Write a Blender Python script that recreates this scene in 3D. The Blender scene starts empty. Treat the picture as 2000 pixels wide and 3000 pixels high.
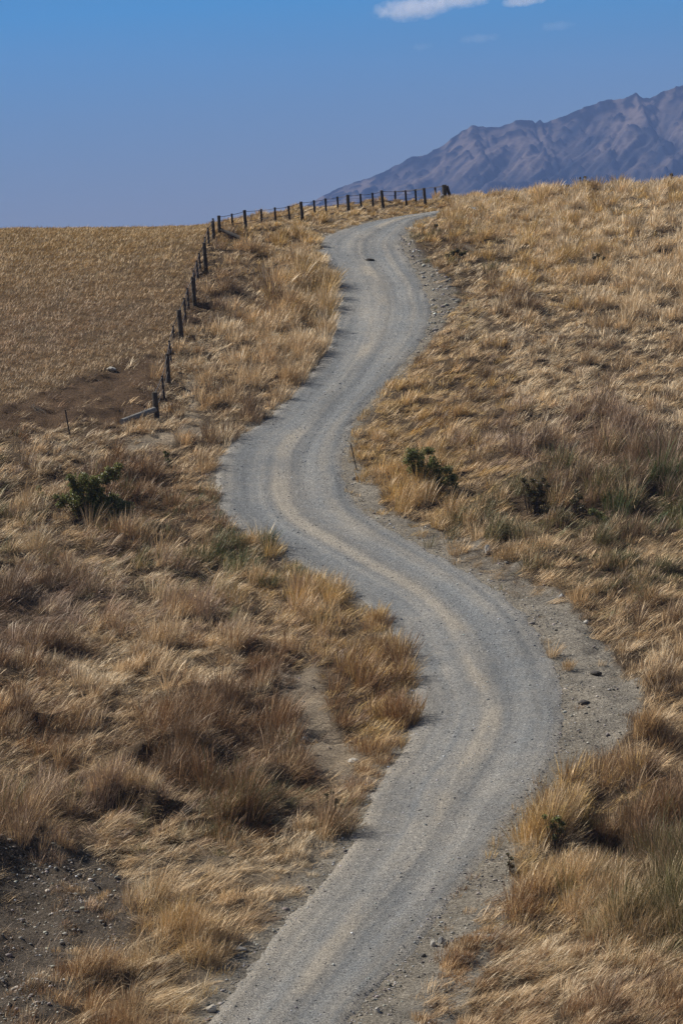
import bpy, bmesh, math, random
import numpy as np
from mathutils import Vector, Matrix

rng = np.random.default_rng(11)
random.seed(11)
SC = bpy.context.scene
COL = SC.collection
R = math.radians

# ------------------------------------------------------------------ camera, sky, sun, exposure
F = 10000.0                       # focal length in pixels of a 2000 x 3000 frame (120 mm on 24 x 36)
HORIZON = 760.0                   # row of the true horizon in that frame
PITCH = math.atan((1500.0 - HORIZON) / F)
cam_d = bpy.data.cameras.new("camera")
cam_d.sensor_fit = 'VERTICAL'
cam_d.sensor_height = 36.0
cam_d.sensor_width = 24.0
cam_d.lens = 120.0
cam_d.clip_start = 0.5
cam_d.clip_end = 60000.0
cam = bpy.data.objects.new("camera", cam_d)
cam.location = (0, 0, 0)
cam.rotation_euler = (R(90) - PITCH, 0, 0)
COL.objects.link(cam)
SC.camera = cam

SUN_TO = Vector((-0.82, 0.38, 0.82)).normalized()      # direction towards the sun: left, a little behind the hill
SUN_EL = math.asin(SUN_TO.z)
SUN_AZ = math.atan2(SUN_TO.x, SUN_TO.y)
sun_d = bpy.data.lights.new("sun", 'SUN')
sun_d.energy = 5.0
sun_d.angle = R(0.53)
sun_d.color = (1.0, 0.96, 0.89)
sun = bpy.data.objects.new("sun", sun_d)
sun.rotation_euler = (-SUN_TO).to_track_quat('-Z', 'Y').to_euler()
sun.location = (-60, 100, 80)
COL.objects.link(sun)

world = bpy.data.worlds.new("World")
SC.world = world
world.use_nodes = True
wt = world.node_tree
wt.nodes.clear()
w_out = wt.nodes.new('ShaderNodeOutputWorld')
w_bg = wt.nodes.new('ShaderNodeBackground')
w_sky = wt.nodes.new('ShaderNodeTexSky')
w_sky.sky_type = 'NISHITA'
w_sky.sun_disc = False
w_sky.sun_elevation = SUN_EL
w_sky.sun_rotation = SUN_AZ
w_sky.air_density = 1.2
w_sky.dust_density = 1.0
w_sky.ozone_density = 2.5
w_geo = wt.nodes.new('ShaderNodeTexCoord')
w_sep = wt.nodes.new('ShaderNodeSeparateXYZ')
w_map = wt.nodes.new('ShaderNodeMapRange')
w_map.inputs['From Min'].default_value = 0.0
w_map.inputs['From Max'].default_value = 0.16
w_rmp = wt.nodes.new('ShaderNodeValToRGB')             # the hazy low sky, by elevation
el = w_rmp.color_ramp.elements
SKY_K = 1.0
def skc(c): return (c[0] * SKY_K * 1.03, c[1] * SKY_K, c[2] * SKY_K * 0.955, 1)
el[0].position = 0.0;  el[0].color = skc((0.160, 0.178, 0.222))
el[1].position = 1.0;  el[1].color = skc((0.020, 0.115, 0.370))
for p_, c_ in ((0.11, (0.148, 0.182, 0.244)), (0.20, (0.118, 0.182, 0.280)), (0.29, (0.088, 0.184, 0.325)), (0.38, (0.055, 0.190, 0.385)), (0.475, (0.030, 0.200, 0.455))):
    e_ = el.new(p_); e_.color = skc(c_)
w_mul = wt.nodes.new('ShaderNodeVectorMath'); w_mul.operation = 'SCALE'; w_mul.inputs['Scale'].default_value = 0.05
w_fac = wt.nodes.new('ShaderNodeMapRange'); w_fac.interpolation_type = 'SMOOTHSTEP'
w_fac.inputs['From Min'].default_value = 0.10
w_fac.inputs['From Max'].default_value = 0.30
w_mix = wt.nodes.new('ShaderNodeMix'); w_mix.data_type = 'RGBA'
wt.links.new(w_geo.outputs['Generated'], w_sep.inputs[0])
w_tilt = wt.nodes.new('ShaderNodeMath'); w_tilt.operation = 'MULTIPLY_ADD'; w_tilt.inputs[1].default_value = -0.07
wt.links.new(w_sep.outputs['X'], w_tilt.inputs[0]); wt.links.new(w_sep.outputs['Z'], w_tilt.inputs[2])
wt.links.new(w_tilt.outputs[0], w_map.inputs['Value'])
wt.links.new(w_map.outputs['Result'], w_rmp.inputs['Fac'])
wt.links.new(w_sep.outputs['Z'], w_fac.inputs['Value'])
wt.links.new(w_sky.outputs['Color'], w_mul.inputs[0])
wt.links.new(w_fac.outputs['Result'], w_mix.inputs['Factor'])
wt.links.new(w_rmp.outputs['Color'], w_mix.inputs['A'])
wt.links.new(w_mul.outputs['Vector'], w_mix.inputs['B'])
wt.links.new(w_mix.outputs['Result'], w_bg.inputs['Color'])
w_bg.inputs['Strength'].default_value = 1.0
wt.links.new(w_bg.outputs['Background'], w_out.inputs['Surface'])

SC.view_settings.view_transform = 'Standard'
SC.view_settings.look = 'None'
SC.view_settings.exposure = 0.36
SC.view_settings.gamma = 1.0
SC.cycles.use_denoising = True
SC.cycles.denoiser = 'OPENIMAGEDENOISE'
SC.cycles.denoising_input_passes = 'RGB_ALBEDO_NORMAL'
SC.cycles.denoising_prefilter = 'NONE'
SC.cycles.volume_bounces = 3
SC.cycles.max_bounces = 8
SC.cycles.diffuse_bounces = 2
SC.cycles.transmission_bounces = 4
SC.cycles.transparent_max_bounces = 8

# ------------------------------------------------------------------ small helpers
def tag(o, label=None, cat=None, group=None, kind=None):
    if label: o["label"] = label
    if cat: o["category"] = cat
    if group: o["group"] = group
    if kind: o["kind"] = kind
    return o

def link(o, parent=None):
    COL.objects.link(o)
    if parent is not None: o.parent = parent
    return o

def np_mesh(name, verts, faces_flat, counts, mats, smooth=False, colors=None, attrs=None):
    """A mesh from arrays: verts (N,3), flat loop indices and corner counts per face."""
    m = bpy.data.meshes.new(name)
    n, l, f = len(verts), len(faces_flat), len(counts)
    m.vertices.add(n); m.loops.add(l); m.polygons.add(f)
    m.vertices.foreach_set('co', np.ascontiguousarray(verts, dtype=np.float32).ravel())
    m.loops.foreach_set('vertex_index', np.ascontiguousarray(faces_flat, dtype=np.int32))
    starts = np.zeros(f, np.int32); starts[1:] = np.cumsum(counts)[:-1]
    m.polygons.foreach_set('loop_start', starts)
    m.polygons.foreach_set('loop_total', np.ascontiguousarray(counts, dtype=np.int32))
    if smooth: m.polygons.foreach_set('use_smooth', np.ones(f, bool))
    m.update(calc_edges=True)
    if colors is not None:
        a = m.attributes.new('tint', 'FLOAT_COLOR', 'POINT')
        c4 = np.ones((n, 4), np.float32); c4[:, :3] = colors
        a.data.foreach_set('color', c4.ravel())
    for k, v in (attrs or {}).items():
        a = m.attributes.new(k, 'FLOAT', 'POINT')
        a.data.foreach_set('value', np.ascontiguousarray(v, dtype=np.float32))
    for mt in (mats if isinstance(mats, (list, tuple)) else [mats]): m.materials.append(mt)
    return m

def mesh_obj(name, mesh, parent=None):
    return link(bpy.data.objects.new(name, mesh), parent)

# ------------------------------------------------------------------ noise
def _h(ix, iy, seed):
    n = (ix.astype(np.int64) * 374761393 + iy.astype(np.int64) * 668265263 + seed * 1274126177) & 0xffffffff
    n = ((n ^ (n >> 13)) * 1274126177) & 0xffffffff
    n = ((n ^ (n >> 16)) * 2246822519) & 0xffffffff
    return (n ^ (n >> 15)) & 0xffffff

def perlin(x, y, seed=0):
    x = np.asarray(x, float); y = np.asarray(y, float)
    x0 = np.floor(x); y0 = np.floor(y)
    fx = x - x0; fy = y - y0
    u = fx * fx * fx * (fx * (fx * 6 - 15) + 10); v = fy * fy * fy * (fy * (fy * 6 - 15) + 10)
    def g(dx, dy):
        a = _h(x0 + dx, y0 + dy, seed) / 16777216.0 * 2 * np.pi
        return np.cos(a) * (fx - dx) + np.sin(a) * (fy - dy)
    a = g(0, 0) * (1 - u) + g(1, 0) * u
    b = g(0, 1) * (1 - u) + g(1, 1) * u
    return (a * (1 - v) + b * v) * 1.45

def fbm(x, y, seed=0, oct=4, gain=0.5):
    s = 0; a = 1.0; t = 0
    for i in range(oct):
        s = s + a * perlin(x * 2 ** i + 17.3 * i, y * 2 ** i - 9.1 * i, seed + i * 7); t += a; a *= gain
    return s / t * 1.2

def sstep(a, b, x):
    t = np.clip((x - a) / (b - a), 0, 1)
    return t * t * (3 - 2 * t)

# ------------------------------------------------------------------ projecting between the frame and the hill
cp, sp = math.cos(PITCH), math.sin(PITCH)
def ray(px, py):
    """direction with Y = 1 for a point of the 2000 x 3000 frame"""
    u = (np.asarray(px, float) - 1000) / F; v = (1500 - np.asarray(py, float)) / F
    y = cp + v * sp; z = -sp + v * cp
    return u / y, z / y
def project(X, Y, Z):
    depth = Y * cp - Z * sp
    up = Y * sp + Z * cp
    return 1000 + F * X / depth, 1500 - F * up / depth

# the shape of the hill: (column, row, distance) read off the photograph
CTRL = []
ROWS = (3200, 2900, 2500, 2100, 1700, 1400, 1100, 900, 750)
for px, ds in ((-400, (77, 84, 92, 105, 119, 133, 152, 169, 189)), (0, (78, 84.5, 93, 106, 120, 134, 153, 169, 190)),
               (500, (78, 84.5, 93.5, 106.5, 121, 135, 154, 167, 180)), (1000, (78, 84.5, 94, 107, 122, 137, 157, 171, 185)),
               (1500, (77, 83.5, 93, 105.5, 120.5, 135, 154, 168, 184)), (2000, (76, 82.5, 92, 104.5, 119, 133, 152, 168, 184)),
               (2400, (75.5, 82, 91.5, 104, 118, 132, 151, 167, 183))):
    for py, d in zip(ROWS, ds): CTRL.append((px, py, d))
CTRL += [(-400, 690, 212), (-400, 740, 258), (0, 680, 206), (0, 728, 252), (300, 676, 205), (300, 724, 252), (560, 690, 190), (560, 676, 204),
         (560, 716, 250), (720, 680, 190), (720, 664, 200), (720, 700, 250), (1000, 660, 198), (1000, 618, 209), (1000, 650, 255),
         (1250, 640, 204), (1250, 600, 217), (1250, 630, 255), (1330, 616, 212), (1450, 606, 211), (1500, 650, 201), (1500, 592, 218), (1500, 655, 265), (1750, 640, 200),
         (1750, 566, 220), (1750, 625, 268), (2000, 620, 200), (2000, 543, 223), (2000, 600, 270), (2400, 600, 200), (2400, 520, 225), (2400, 580, 272)]
CTRL = np.array(CTRL, float)
rx, rz = ray(CTRL[:, 0], CTRL[:, 1])
CX, CY, CZ = rx * CTRL[:, 2], CTRL[:, 2], rz * CTRL[:, 2]
def _tps(r2): return np.where(r2 > 1e-9, 0.5 * r2 * np.log(np.maximum(r2, 1e-9)), 0)
_sx, _sy = 1.0, 0.35                                       # slopes change faster across than along
A = np.stack([CX * _sx, CY * _sy], 1)
K = _tps(((A[:, None] - A[None]) ** 2).sum(-1)) + np.eye(len(A)) * 6.0
P = np.concatenate([np.ones((len(A), 1)), A], 1)
M = np.zeros((len(A) + 3, len(A) + 3)); M[:len(A), :len(A)] = K; M[:len(A), len(A):] = P; M[len(A):, :len(A)] = P.T
SOL = np.linalg.solve(M, np.concatenate([CZ, np.zeros(3)]))
GX = np.arange(-44, 44.01, 0.5); GY = np.arange(74, 274.01, 0.5)
gx, gy = np.meshgrid(GX, GY)
q = np.stack([gx.ravel() * _sx, gy.ravel() * _sy], 1)
GZ = np.zeros(len(q))
for i in range(0, len(q), 20000):
    qq = q[i:i + 20000]
    GZ[i:i + 20000] = _tps(((qq[:, None] - A[None]) ** 2).sum(-1)) @ SOL[:len(A)] + SOL[len(A)] + qq @ SOL[len(A) + 1:]
GZ = GZ.reshape(gx.shape)

def base_z(X, Y):
    """the smooth hill, without its small relief"""
    X = np.asarray(X, float); Y = np.asarray(Y, float)
    xi = np.clip((X - GX[0]) / 0.5, 0, len(GX) - 1.001); yi = np.clip((Y - GY[0]) / 0.5, 0, len(GY) - 1.001)
    i = xi.astype(int); j = yi.astype(int); fx = xi - i; fy = yi - j
    z = (GZ[j, i] * (1 - fx) + GZ[j, i + 1] * fx) * (1 - fy) + (GZ[j + 1, i] * (1 - fx) + GZ[j + 1, i + 1] * fx) * fy
    z = z + (-45 - z) * sstep(262, 430, Y)                  # down into the valley behind
    zb = np.where(Y > 45, -22.5, -1.7 - 20.8 * sstep(2, 45, Y))   # the ground below and under the camera
    w = 1 - sstep(50, 78, Y)
    z = z * (1 - w) + zb * w
    return z + (-45 - z) * sstep(60, 600, np.hypot(X, np.minimum(Y + 20, 0)))

def hit(px, py):
    """where the sight line through a point of the frame meets the smooth hill"""
    px = np.atleast_1d(np.asarray(px, float)); py = np.atleast_1d(np.asarray(py, float))
    rx, rz = ray(px, py)
    t = np.arange(72, 262, 0.25)
    below = (rz[:, None] * t[None]) <= base_z(rx[:, None] * t[None], np.broadcast_to(t, (len(px), len(t))))
    k = np.where(below.any(1), below.argmax(1), len(t) - 1)
    lo = t[np.maximum(k - 1, 0)]; hi = t[k]
    for _ in range(14):
        mid = (lo + hi) / 2
        b = rz * mid <= base_z(rx * mid, mid)
        hi = np.where(b, mid, hi); lo = np.where(b, lo, mid)
    return rx * hi, hi

# ------------------------------------------------------------------ outlines of road, verges and bare ground
LEFT = [(560, 3110), (590, 3040), (612, 3000), (714, 2870), (829, 2717), (969, 2564), (1059, 2423), (1110, 2296), (1173, 2219), (1226, 2105), (1220, 2041),
        (1193, 1939), (1154, 1862), (1100, 1786), (1020, 1735), (918, 1671), (816, 1613), (714, 1556), (652, 1492), (632, 1416), (645, 1352),
        (696, 1288), (791, 1224), (880, 1135), (944, 1046), (978, 957), (986, 880), (976, 829), (957, 778), (938, 727), (952, 697), (1020, 670),
        (1122, 645), (1224, 629), (1330, 614)]
RIGHT = [(930, 3110), (990, 3040), (1040, 2960), (1190, 2800), (1340, 2610), (1446, 2474), (1510, 2372), (1574, 2295), (1612, 2219), (1638, 2123), (1638, 2027),
         (1612, 1938), (1574, 1876), (1523, 1793), (1446, 1729), (1357, 1672), (1274, 1627), (1172, 1570), (1083, 1519), (1022, 1460), (1001, 1390),
         (1003, 1326), (1022, 1263), (1059, 1199), (1122, 1135), (1173, 1071), (1217, 1017), (1242, 979), (1255, 933), (1255, 895), (1240, 849),
         (1213, 795), (1187, 753), (1170, 719), (1180, 688), (1210, 652), (1260, 636), (1340, 621)]
OUTER = [(1260, 3110), (1310, 3040), (1400, 2880), (1460, 2760), (1510, 2640), (1508, 2470), (1574, 2370), (1676, 2262), (1765, 2206), (1885, 2123), (1874, 1996),
         (1820, 1952), (1772, 1876), (1701, 1799), (1638, 1729), (1529, 1672), (1434, 1608), (1344, 1557), (1255, 1531), (1125, 1495), (1110, 1420), (1060, 1395), (1030, 1330),
         (1035, 1263), (1068, 1199), (1130, 1135), (1185, 1075), (1240, 1018), (1290, 965), (1340, 890), (1322, 842), (1275, 800), (1230, 740), (1196, 692), (1215, 656)]
def world_line(pts):
    a = np.array(pts, float)
    # a rounder line through the traced points
    t = np.linspace(0, len(a) - 1, (len(a) - 1) * 6 + 1); i = np.clip(t.astype(int), 0, len(a) - 2); f = (t - i)[:, None]
    p0 = a[np.maximum(i - 1, 0)]; p1 = a[i]; p2 = a[i + 1]; p3 = a[np.minimum(i + 2, len(a) - 1)]
    c = 0.5 * (2 * p1 + (p2 - p0) * f + (2 * p0 - 5 * p1 + 4 * p2 - p3) * f ** 2 + (3 * p1 - p0 - 3 * p2 + p3) * f ** 3)
    x, y = hit(c[:, 0], c[:, 1])
    return np.stack([x, y], 1)
WL, WR = world_line(LEFT), world_line(RIGHT)
# the road runs on to the right, over the crest and out of sight
WL = np.concatenate([WL, [[WL[-1][0] + 1.2, WL[-1][1] + 1.2]]])
WR = np.concatenate([WR, [[WR[-1][0] + 1.2, WR[-1][1] + 0.8]]])

def seg_dist(X, Y, line, chunk=40000):
    X = np.asarray(X, float).ravel(); Y = np.asarray(Y, float).ravel()
    a = line[:-1]; d = line[1:] - a; L2 = np.maximum((d ** 2).sum(1), 1e-9)
    out = np.empty(len(X))
    for i in range(0, len(X), chunk):
        x = X[i:i + chunk, None] - a[None, :, 0]; y = Y[i:i + chunk, None] - a[None, :, 1]
        t = np.clip((x * d[:, 0] + y * d[:, 1]) / L2, 0, 1)
        out[i:i + chunk] = np.sqrt(((x - t * d[:, 0]) ** 2 + (y - t * d[:, 1]) ** 2).min(1))
    return out
def in_poly(X, Y, poly):
    X = np.asarray(X, float).ravel(); Y = np.asarray(Y, float).ravel()
    r = np.zeros(len(X), bool)
    n = len(poly)
    for i in range(n):
        x1, y1 = poly[i]; x2, y2 = poly[(i + 1) % n]
        if y1 == y2: continue
        c = ((y1 > Y) != (y2 > Y)) & (X < (x2 - x1) * (Y - y1) / (y2 - y1) + x1)
        r ^= c
    return r
ROADPOLY = np.concatenate([WL, WR[::-1]])
# lookup grids of the signed distance to the road and of the place across it
DX = np.arange(-40, 44.01, 0.2); DY = np.arange(74, 240.01, 0.2)
dgx, dgy = np.meshgrid(DX, DY)
dl = seg_dist(dgx, dgy, WL).reshape(dgx.shape); dr = seg_dist(dgx, dgy, WR).reshape(dgx.shape)
ins = in_poly(dgx, dgy, ROADPOLY).reshape(dgx.shape)
SDF = np.where(ins, -1, 1) * np.minimum(dl, dr)
ACR = np.where(ins, dl / (dl + dr + 1e-6), np.where(dl < dr, -dl / 4.5, 1 + dr / 4.5))
def grid_at(G, X, Y):
    xi = np.clip((np.asarray(X, float) - DX[0]) / 0.2, 0, len(DX) - 1.001); yi = np.clip((np.asarray(Y, float) - DY[0]) / 0.2, 0, len(DY) - 1.001)
    i = xi.astype(int); j = yi.astype(int); fx = xi - i; fy = yi - j
    return (G[j, i] * (1 - fx) + G[j, i + 1] * fx) * (1 - fy) + (G[j + 1, i] * (1 - fx) + G[j + 1, i + 1] * fx) * fy
def road_sd(X, Y):
    s = grid_at(SDF, X, Y)
    return np.where((np.abs(np.asarray(X)) > 39) | (np.asarray(Y) > 238), 9.0, s)

# soft masks drawn as outlines on the frame and carried to the ground
def soft(px, py, poly, feather):
    poly = np.array(poly, float)
    d = seg_dist(px, py, np.concatenate([poly, poly[:1]]))
    s = np.where(in_poly(px, py, poly), -d, d)
    return 1 - sstep(-feather, feather, s)
CROP = [(-600, 600), (-600, 1330), (-200, 1255), (0, 1200), (130, 1150), (300, 1085), (400, 1055), (480, 1030), (500, 1000), (540, 890), (575, 790), (605, 700), (622, 655), (640, 560)]
DARKSTRIP = [(-300, 1290), (0, 1200), (130, 1150), (300, 1085), (400, 1055), (480, 1035), (476, 1120), (462, 1215), (330, 1225), (180, 1240), (0, 1270), (-300, 1340)]
BANK = [(-200, 2510), (0, 2490), (200, 2470), (340, 2540), (400, 2640), (360, 2800), (255, 2910), (170, 3020), (0, 3060), (-200, 3060)]
PATHLINE = [(815, 1975), (905, 1920), (955, 2040), (985, 2140), (1050, 2215), (1020, 2285), (920, 2270), (865, 2200), (850, 2080)]
STOCKTRACK = [(370, 2510), (600, 2492), (800, 2530), (1000, 2530), (1055, 2495), (1060, 2560), (900, 2600), (700, 2580), (500, 2550), (400, 2575)]
FENCETRACK = [(548, 1100), (582, 1095), (578, 1200), (600, 1275), (520, 1305), (330, 1325), (380, 1295), (490, 1268), (545, 1235)]
LEFTSHOULDER = [(540, 3060), (620, 2880), (740, 2720), (900, 2560), (1010, 2450), (1080, 2330), (1130, 2270), (1185, 2225), (1120, 2310), (1070, 2440), (975, 2575), (830, 2730), (720, 2880), (600, 3060)]
SHOULDER = OUTER + RIGHT[::-1][2:]
RUBBLE = [(1175, 700), (1200, 690), (1235, 735), (1285, 795), (1340, 845), (1350, 890), (1300, 960), (1245, 1020), (1225, 1020), (1258, 940), (1262, 890), (1240, 835), (1200, 760)]
STRIP = [(1215, 3010), (1290, 2860), (1380, 2720), (1425, 2640), (1450, 2660), (1420, 2750), (1350, 2880), (1270, 3020)]

def wob(px, py, a=10, s=0.02, seed=60):
    return px + a * fbm(px * s, py * s, seed, 3), py + a * fbm(px * s + 31, py * s, seed + 5, 3)

def masks(X, Y):
    px, py = project(X, Y, base_z(X, Y))
    qx, qy = wob(px, py, 16)
    m = {}
    m['px'], m['py'] = px, py
    m['crop'] = soft(qx, qy, CROP, 7)
    m['dark'] = soft(qx, qy, DARKSTRIP, 16)
    m['bank'] = soft(qx, qy, BANK, 26)
    m['path'] = np.maximum.reduce([soft(qx, qy, PATHLINE, 16), soft(qx, qy, FENCETRACK, 9), 0.55 * soft(qx, qy, STOCKTRACK, 16)])
    m['shoulder'] = np.maximum(soft(qx, qy, SHOULDER, 9), 0.85 * soft(qx, qy, LEFTSHOULDER, 14))
    m['rough'] = np.exp(-((py - 1640) / 110) ** 4) * (px > 1000)          # the narrower, rougher verge above the wide shoulder
    m['shoulder'] = m['shoulder'] * (1 - m['rough'] * np.clip(0.42 + 0.9 * fbm(px / 30, py / 16, 66, 3), 0, 0.85))
    m['rubble'] = soft(qx, qy, RUBBLE, 8)
    m['strip'] = soft(qx, qy, STRIP, 12)
    return m

def clump(X, Y):
    """where the growth heaps up and where it lies low"""
    return fbm(X / 1.9 + 0.4 * perlin(X / 3, Y / 3, 141), Y / 2.6, 140, 3)

def relief(X, Y):
    """bumps, hollows and the banks; faded out on the road"""
    px, py = project(X, Y, base_z(X, Y))
    sd = road_sd(X, Y)
    k = sstep(0.1, 2.2, sd)
    crop = soft(px, py, CROP, 12) * 0.8
    z = 0.34 * fbm(X / 5.5, Y / 7.0, 3, 3) + 0.36 * clump(X, Y) - 0.22 * np.abs(fbm(X / 1.1, Y / 1.3, 5, 2))
    z = z * (1 - crop)
    # stepped ground across the lower left
    w = np.exp(-((px - 520) / 520) ** 2 - ((py - 2230) / 280) ** 2)
    z = z + w * 0.42 * np.abs(fbm(X / 5.0, Y / 2.6, 21, 2))
    for lx, ly, lw, lh, la in ((540, 2235, 170, 20, .40), (760, 2290, 120, 18, .35), (420, 2380, 140, 20, .35), (640, 2430, 150, 20, .35), (150, 2130, 130, 16, .25), (240, 2300, 110, 14, .22), (480, 2090, 140, 14, .22)):
        s_ = (py - ly - 22 * perlin(px / 130, py * 0 + ly, 25)) / lh
        z = z + la * np.exp(-((px - lx) / lw) ** 2) * np.where(s_ < 0, np.exp(-np.abs(s_) / 3.0), -np.exp(-np.abs(s_) / 2.0) * 1.2 + 2.2 * np.exp(-np.maximum(s_, 0) / 0.25))
    z = z - 0.50 * np.exp(-((px - 735) / 45) ** 2 - ((py - 1992) / 22) ** 2)
    # hollow and bank on the lower right, the dip across the right hand slope
    z = z - 1.35 * np.exp(-((px - 1780) / 75) ** 2 - ((py - 2450) / 85) ** 2)
    z = z + 0.22 * np.exp(-((px - 1640) / 90) ** 2 - ((py - 2440) / 120) ** 2)
    z = z - 0.40 * np.exp(-((px - 1830) / 330) ** 2 - ((py - 1520) / 55) ** 2)
    z = z + 0.30 * np.exp(-((px - 1800) / 300) ** 2 - ((py - 1400) / 50) ** 2)
    z = z + 0.55 * np.exp(-((px - 60) / 230) ** 2 - ((py - 2500) / 70) ** 2)
    z = z + 0.35 * np.exp(-((px - 480) / 140) ** 2 - ((py - 2790) / 120) ** 2)
    # a low lip of earth and grass along the road
    z = z + 0.10 * np.exp(-((sd - 1.0) / 0.5) ** 2)
    return z * k * (1 - sstep(250, 300, Y)) * sstep(60, 76, Y)

def ground_z(X, Y):
    sd = road_sd(X, Y)
    return base_z(X, Y) + relief(X, Y) - 0.16 * (1 - sstep(-0.45, -0.05, sd))

# ------------------------------------------------------------------ materials
def nmat(name):
    m = bpy.data.materials.new(name); m.use_nodes = True
    nt = m.node_tree; nt.nodes.clear()
    out = nt.nodes.new('ShaderNodeOutputMaterial')
    return m, nt, out
def N(nt, typ, **kw):
    n = nt.nodes.new(typ)
    for k, v in kw.items():
        if k.startswith('i_'): n.inputs[k[2:].replace('_', ' ')].default_value = v
        else: setattr(n, k, v)
    return n
def mixrgb(nt, fac, a, b, blend='MIX'):
    n = nt.nodes.new('ShaderNodeMix'); n.data_type = 'RGBA'; n.blend_type = blend
    for sock, v in (('Factor', fac), ('A', a), ('B', b)):
        if isinstance(v, bpy.types.NodeSocket): nt.links.new(v, n.inputs[sock])
        else: n.inputs[sock].default_value = v
    return n.outputs['Result']
def ramp(nt, src, stops):
    n = nt.nodes.new('ShaderNodeValToRGB'); e = n.color_ramp.elements
    e[0].position, e[0].color = stops[0][0], (*stops[0][1], 1); e[1].position, e[1].color = stops[-1][0], (*stops[-1][1], 1)
    for p, c in stops[1:-1]:
        x = e.new(p); x.color = (*c, 1)
    nt.links.new(src, n.inputs['Fac'])
    return n.outputs['Color']
def noise(nt, vec, scale, detail=4, rough=0.55):
    n = N(nt, 'ShaderNodeTexNoise', i_Scale=scale, i_Detail=detail, i_Roughness=rough)
    nt.links.new(vec, n.inputs['Vector'])
    return n.outputs['Fac']

def mat_blades(name, transl=0.3, rough=0.55, spec=0.25):
    m, nt, out = nmat(name)
    at = N(nt, 'ShaderNodeAttribute', attribute_name='tint')
    p = N(nt, 'ShaderNodeBsdfPrincipled', i_Roughness=rough)
    p.inputs['Specular IOR Level'].default_value = spec
    nt.links.new(at.outputs['Color'], p.inputs['Base Color'])
    t = N(nt, 'ShaderNodeBsdfTranslucent')
    nt.links.new(at.outputs['Color'], t.inputs['Color'])
    mx = N(nt, 'ShaderNodeMixShader', i_Fac=transl)
    nt.links.new(p.outputs[0], mx.inputs[1]); nt.links.new(t.outputs[0], mx.inputs[2])
    nt.links.new(mx.outputs[0], out.inputs['Surface'])
    return m
MAT_GRASS = mat_blades('dry_grass_blades', 0.12)
MAT_LEAF = mat_blades('shrub_leaves', 0.38, 0.45, 0.4)

def mat_ground():
    m, nt, out = nmat('soil_and_litter')
    tc = N(nt, 'ShaderNodeTexCoord'); v = tc.outputs['Object']
    at = N(nt, 'ShaderNodeAttribute', attribute_name='tint')
    a1 = N(nt, 'ShaderNodeAttribute', attribute_name='stony')
    n1 = noise(nt, v, 0.9, 6); n2 = noise(nt, v, 14, 5, 0.7); n3 = noise(nt, v, 60, 3, 0.7)
    c = mixrgb(nt, 1.0, at.outputs['Color'], ramp(nt, n1, ((0.3, (0.72, 0.72, 0.72)), (0.7, (1.2, 1.17, 1.12)))), 'MULTIPLY')
    c = mixrgb(nt, 1.0, c, ramp(nt, n2, ((0.33, (0.48, 0.46, 0.44)), (0.52, (1.0, 1.0, 1.0)), (0.70, (1.45, 1.43, 1.40)))), 'MULTIPLY')
    vo = N(nt, 'ShaderNodeTexVoronoi', i_Scale=17.0); nt.links.new(v, vo.inputs['Vector'])
    peb = ramp(nt, vo.outputs['Color'], ((0.0, (0.42, 0.41, 0.40)), (0.35, (0.9, 0.9, 0.9)), (0.8, (1.1, 1.1, 1.1)), (1.0, (1.7, 1.68, 1.65))))
    c = mixrgb(nt, a1.outputs['Fac'], c, mixrgb(nt, 1.0, c, peb, 'MULTIPLY'))
    b = N(nt, 'ShaderNodeBsdfPrincipled', i_Roughness=0.95)
    b.inputs['Specular IOR Level'].default_value = 0.1
    nt.links.new(c, b.inputs['Base Color'])
    add = N(nt, 'ShaderNodeMath', operation='ADD'); nt.links.new(n2, add.inputs[0]); nt.links.new(n3, add.inputs[1])
    bp = N(nt, 'ShaderNodeBump', i_Strength=1.0, i_Distance=0.09); nt.links.new(add.outputs[0], bp.inputs['Height'])
    nt.links.new(bp.outputs[0], b.inputs['Normal'])
    nt.links.new(b.outputs[0], out.inputs['Surface'])
    return m
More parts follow.
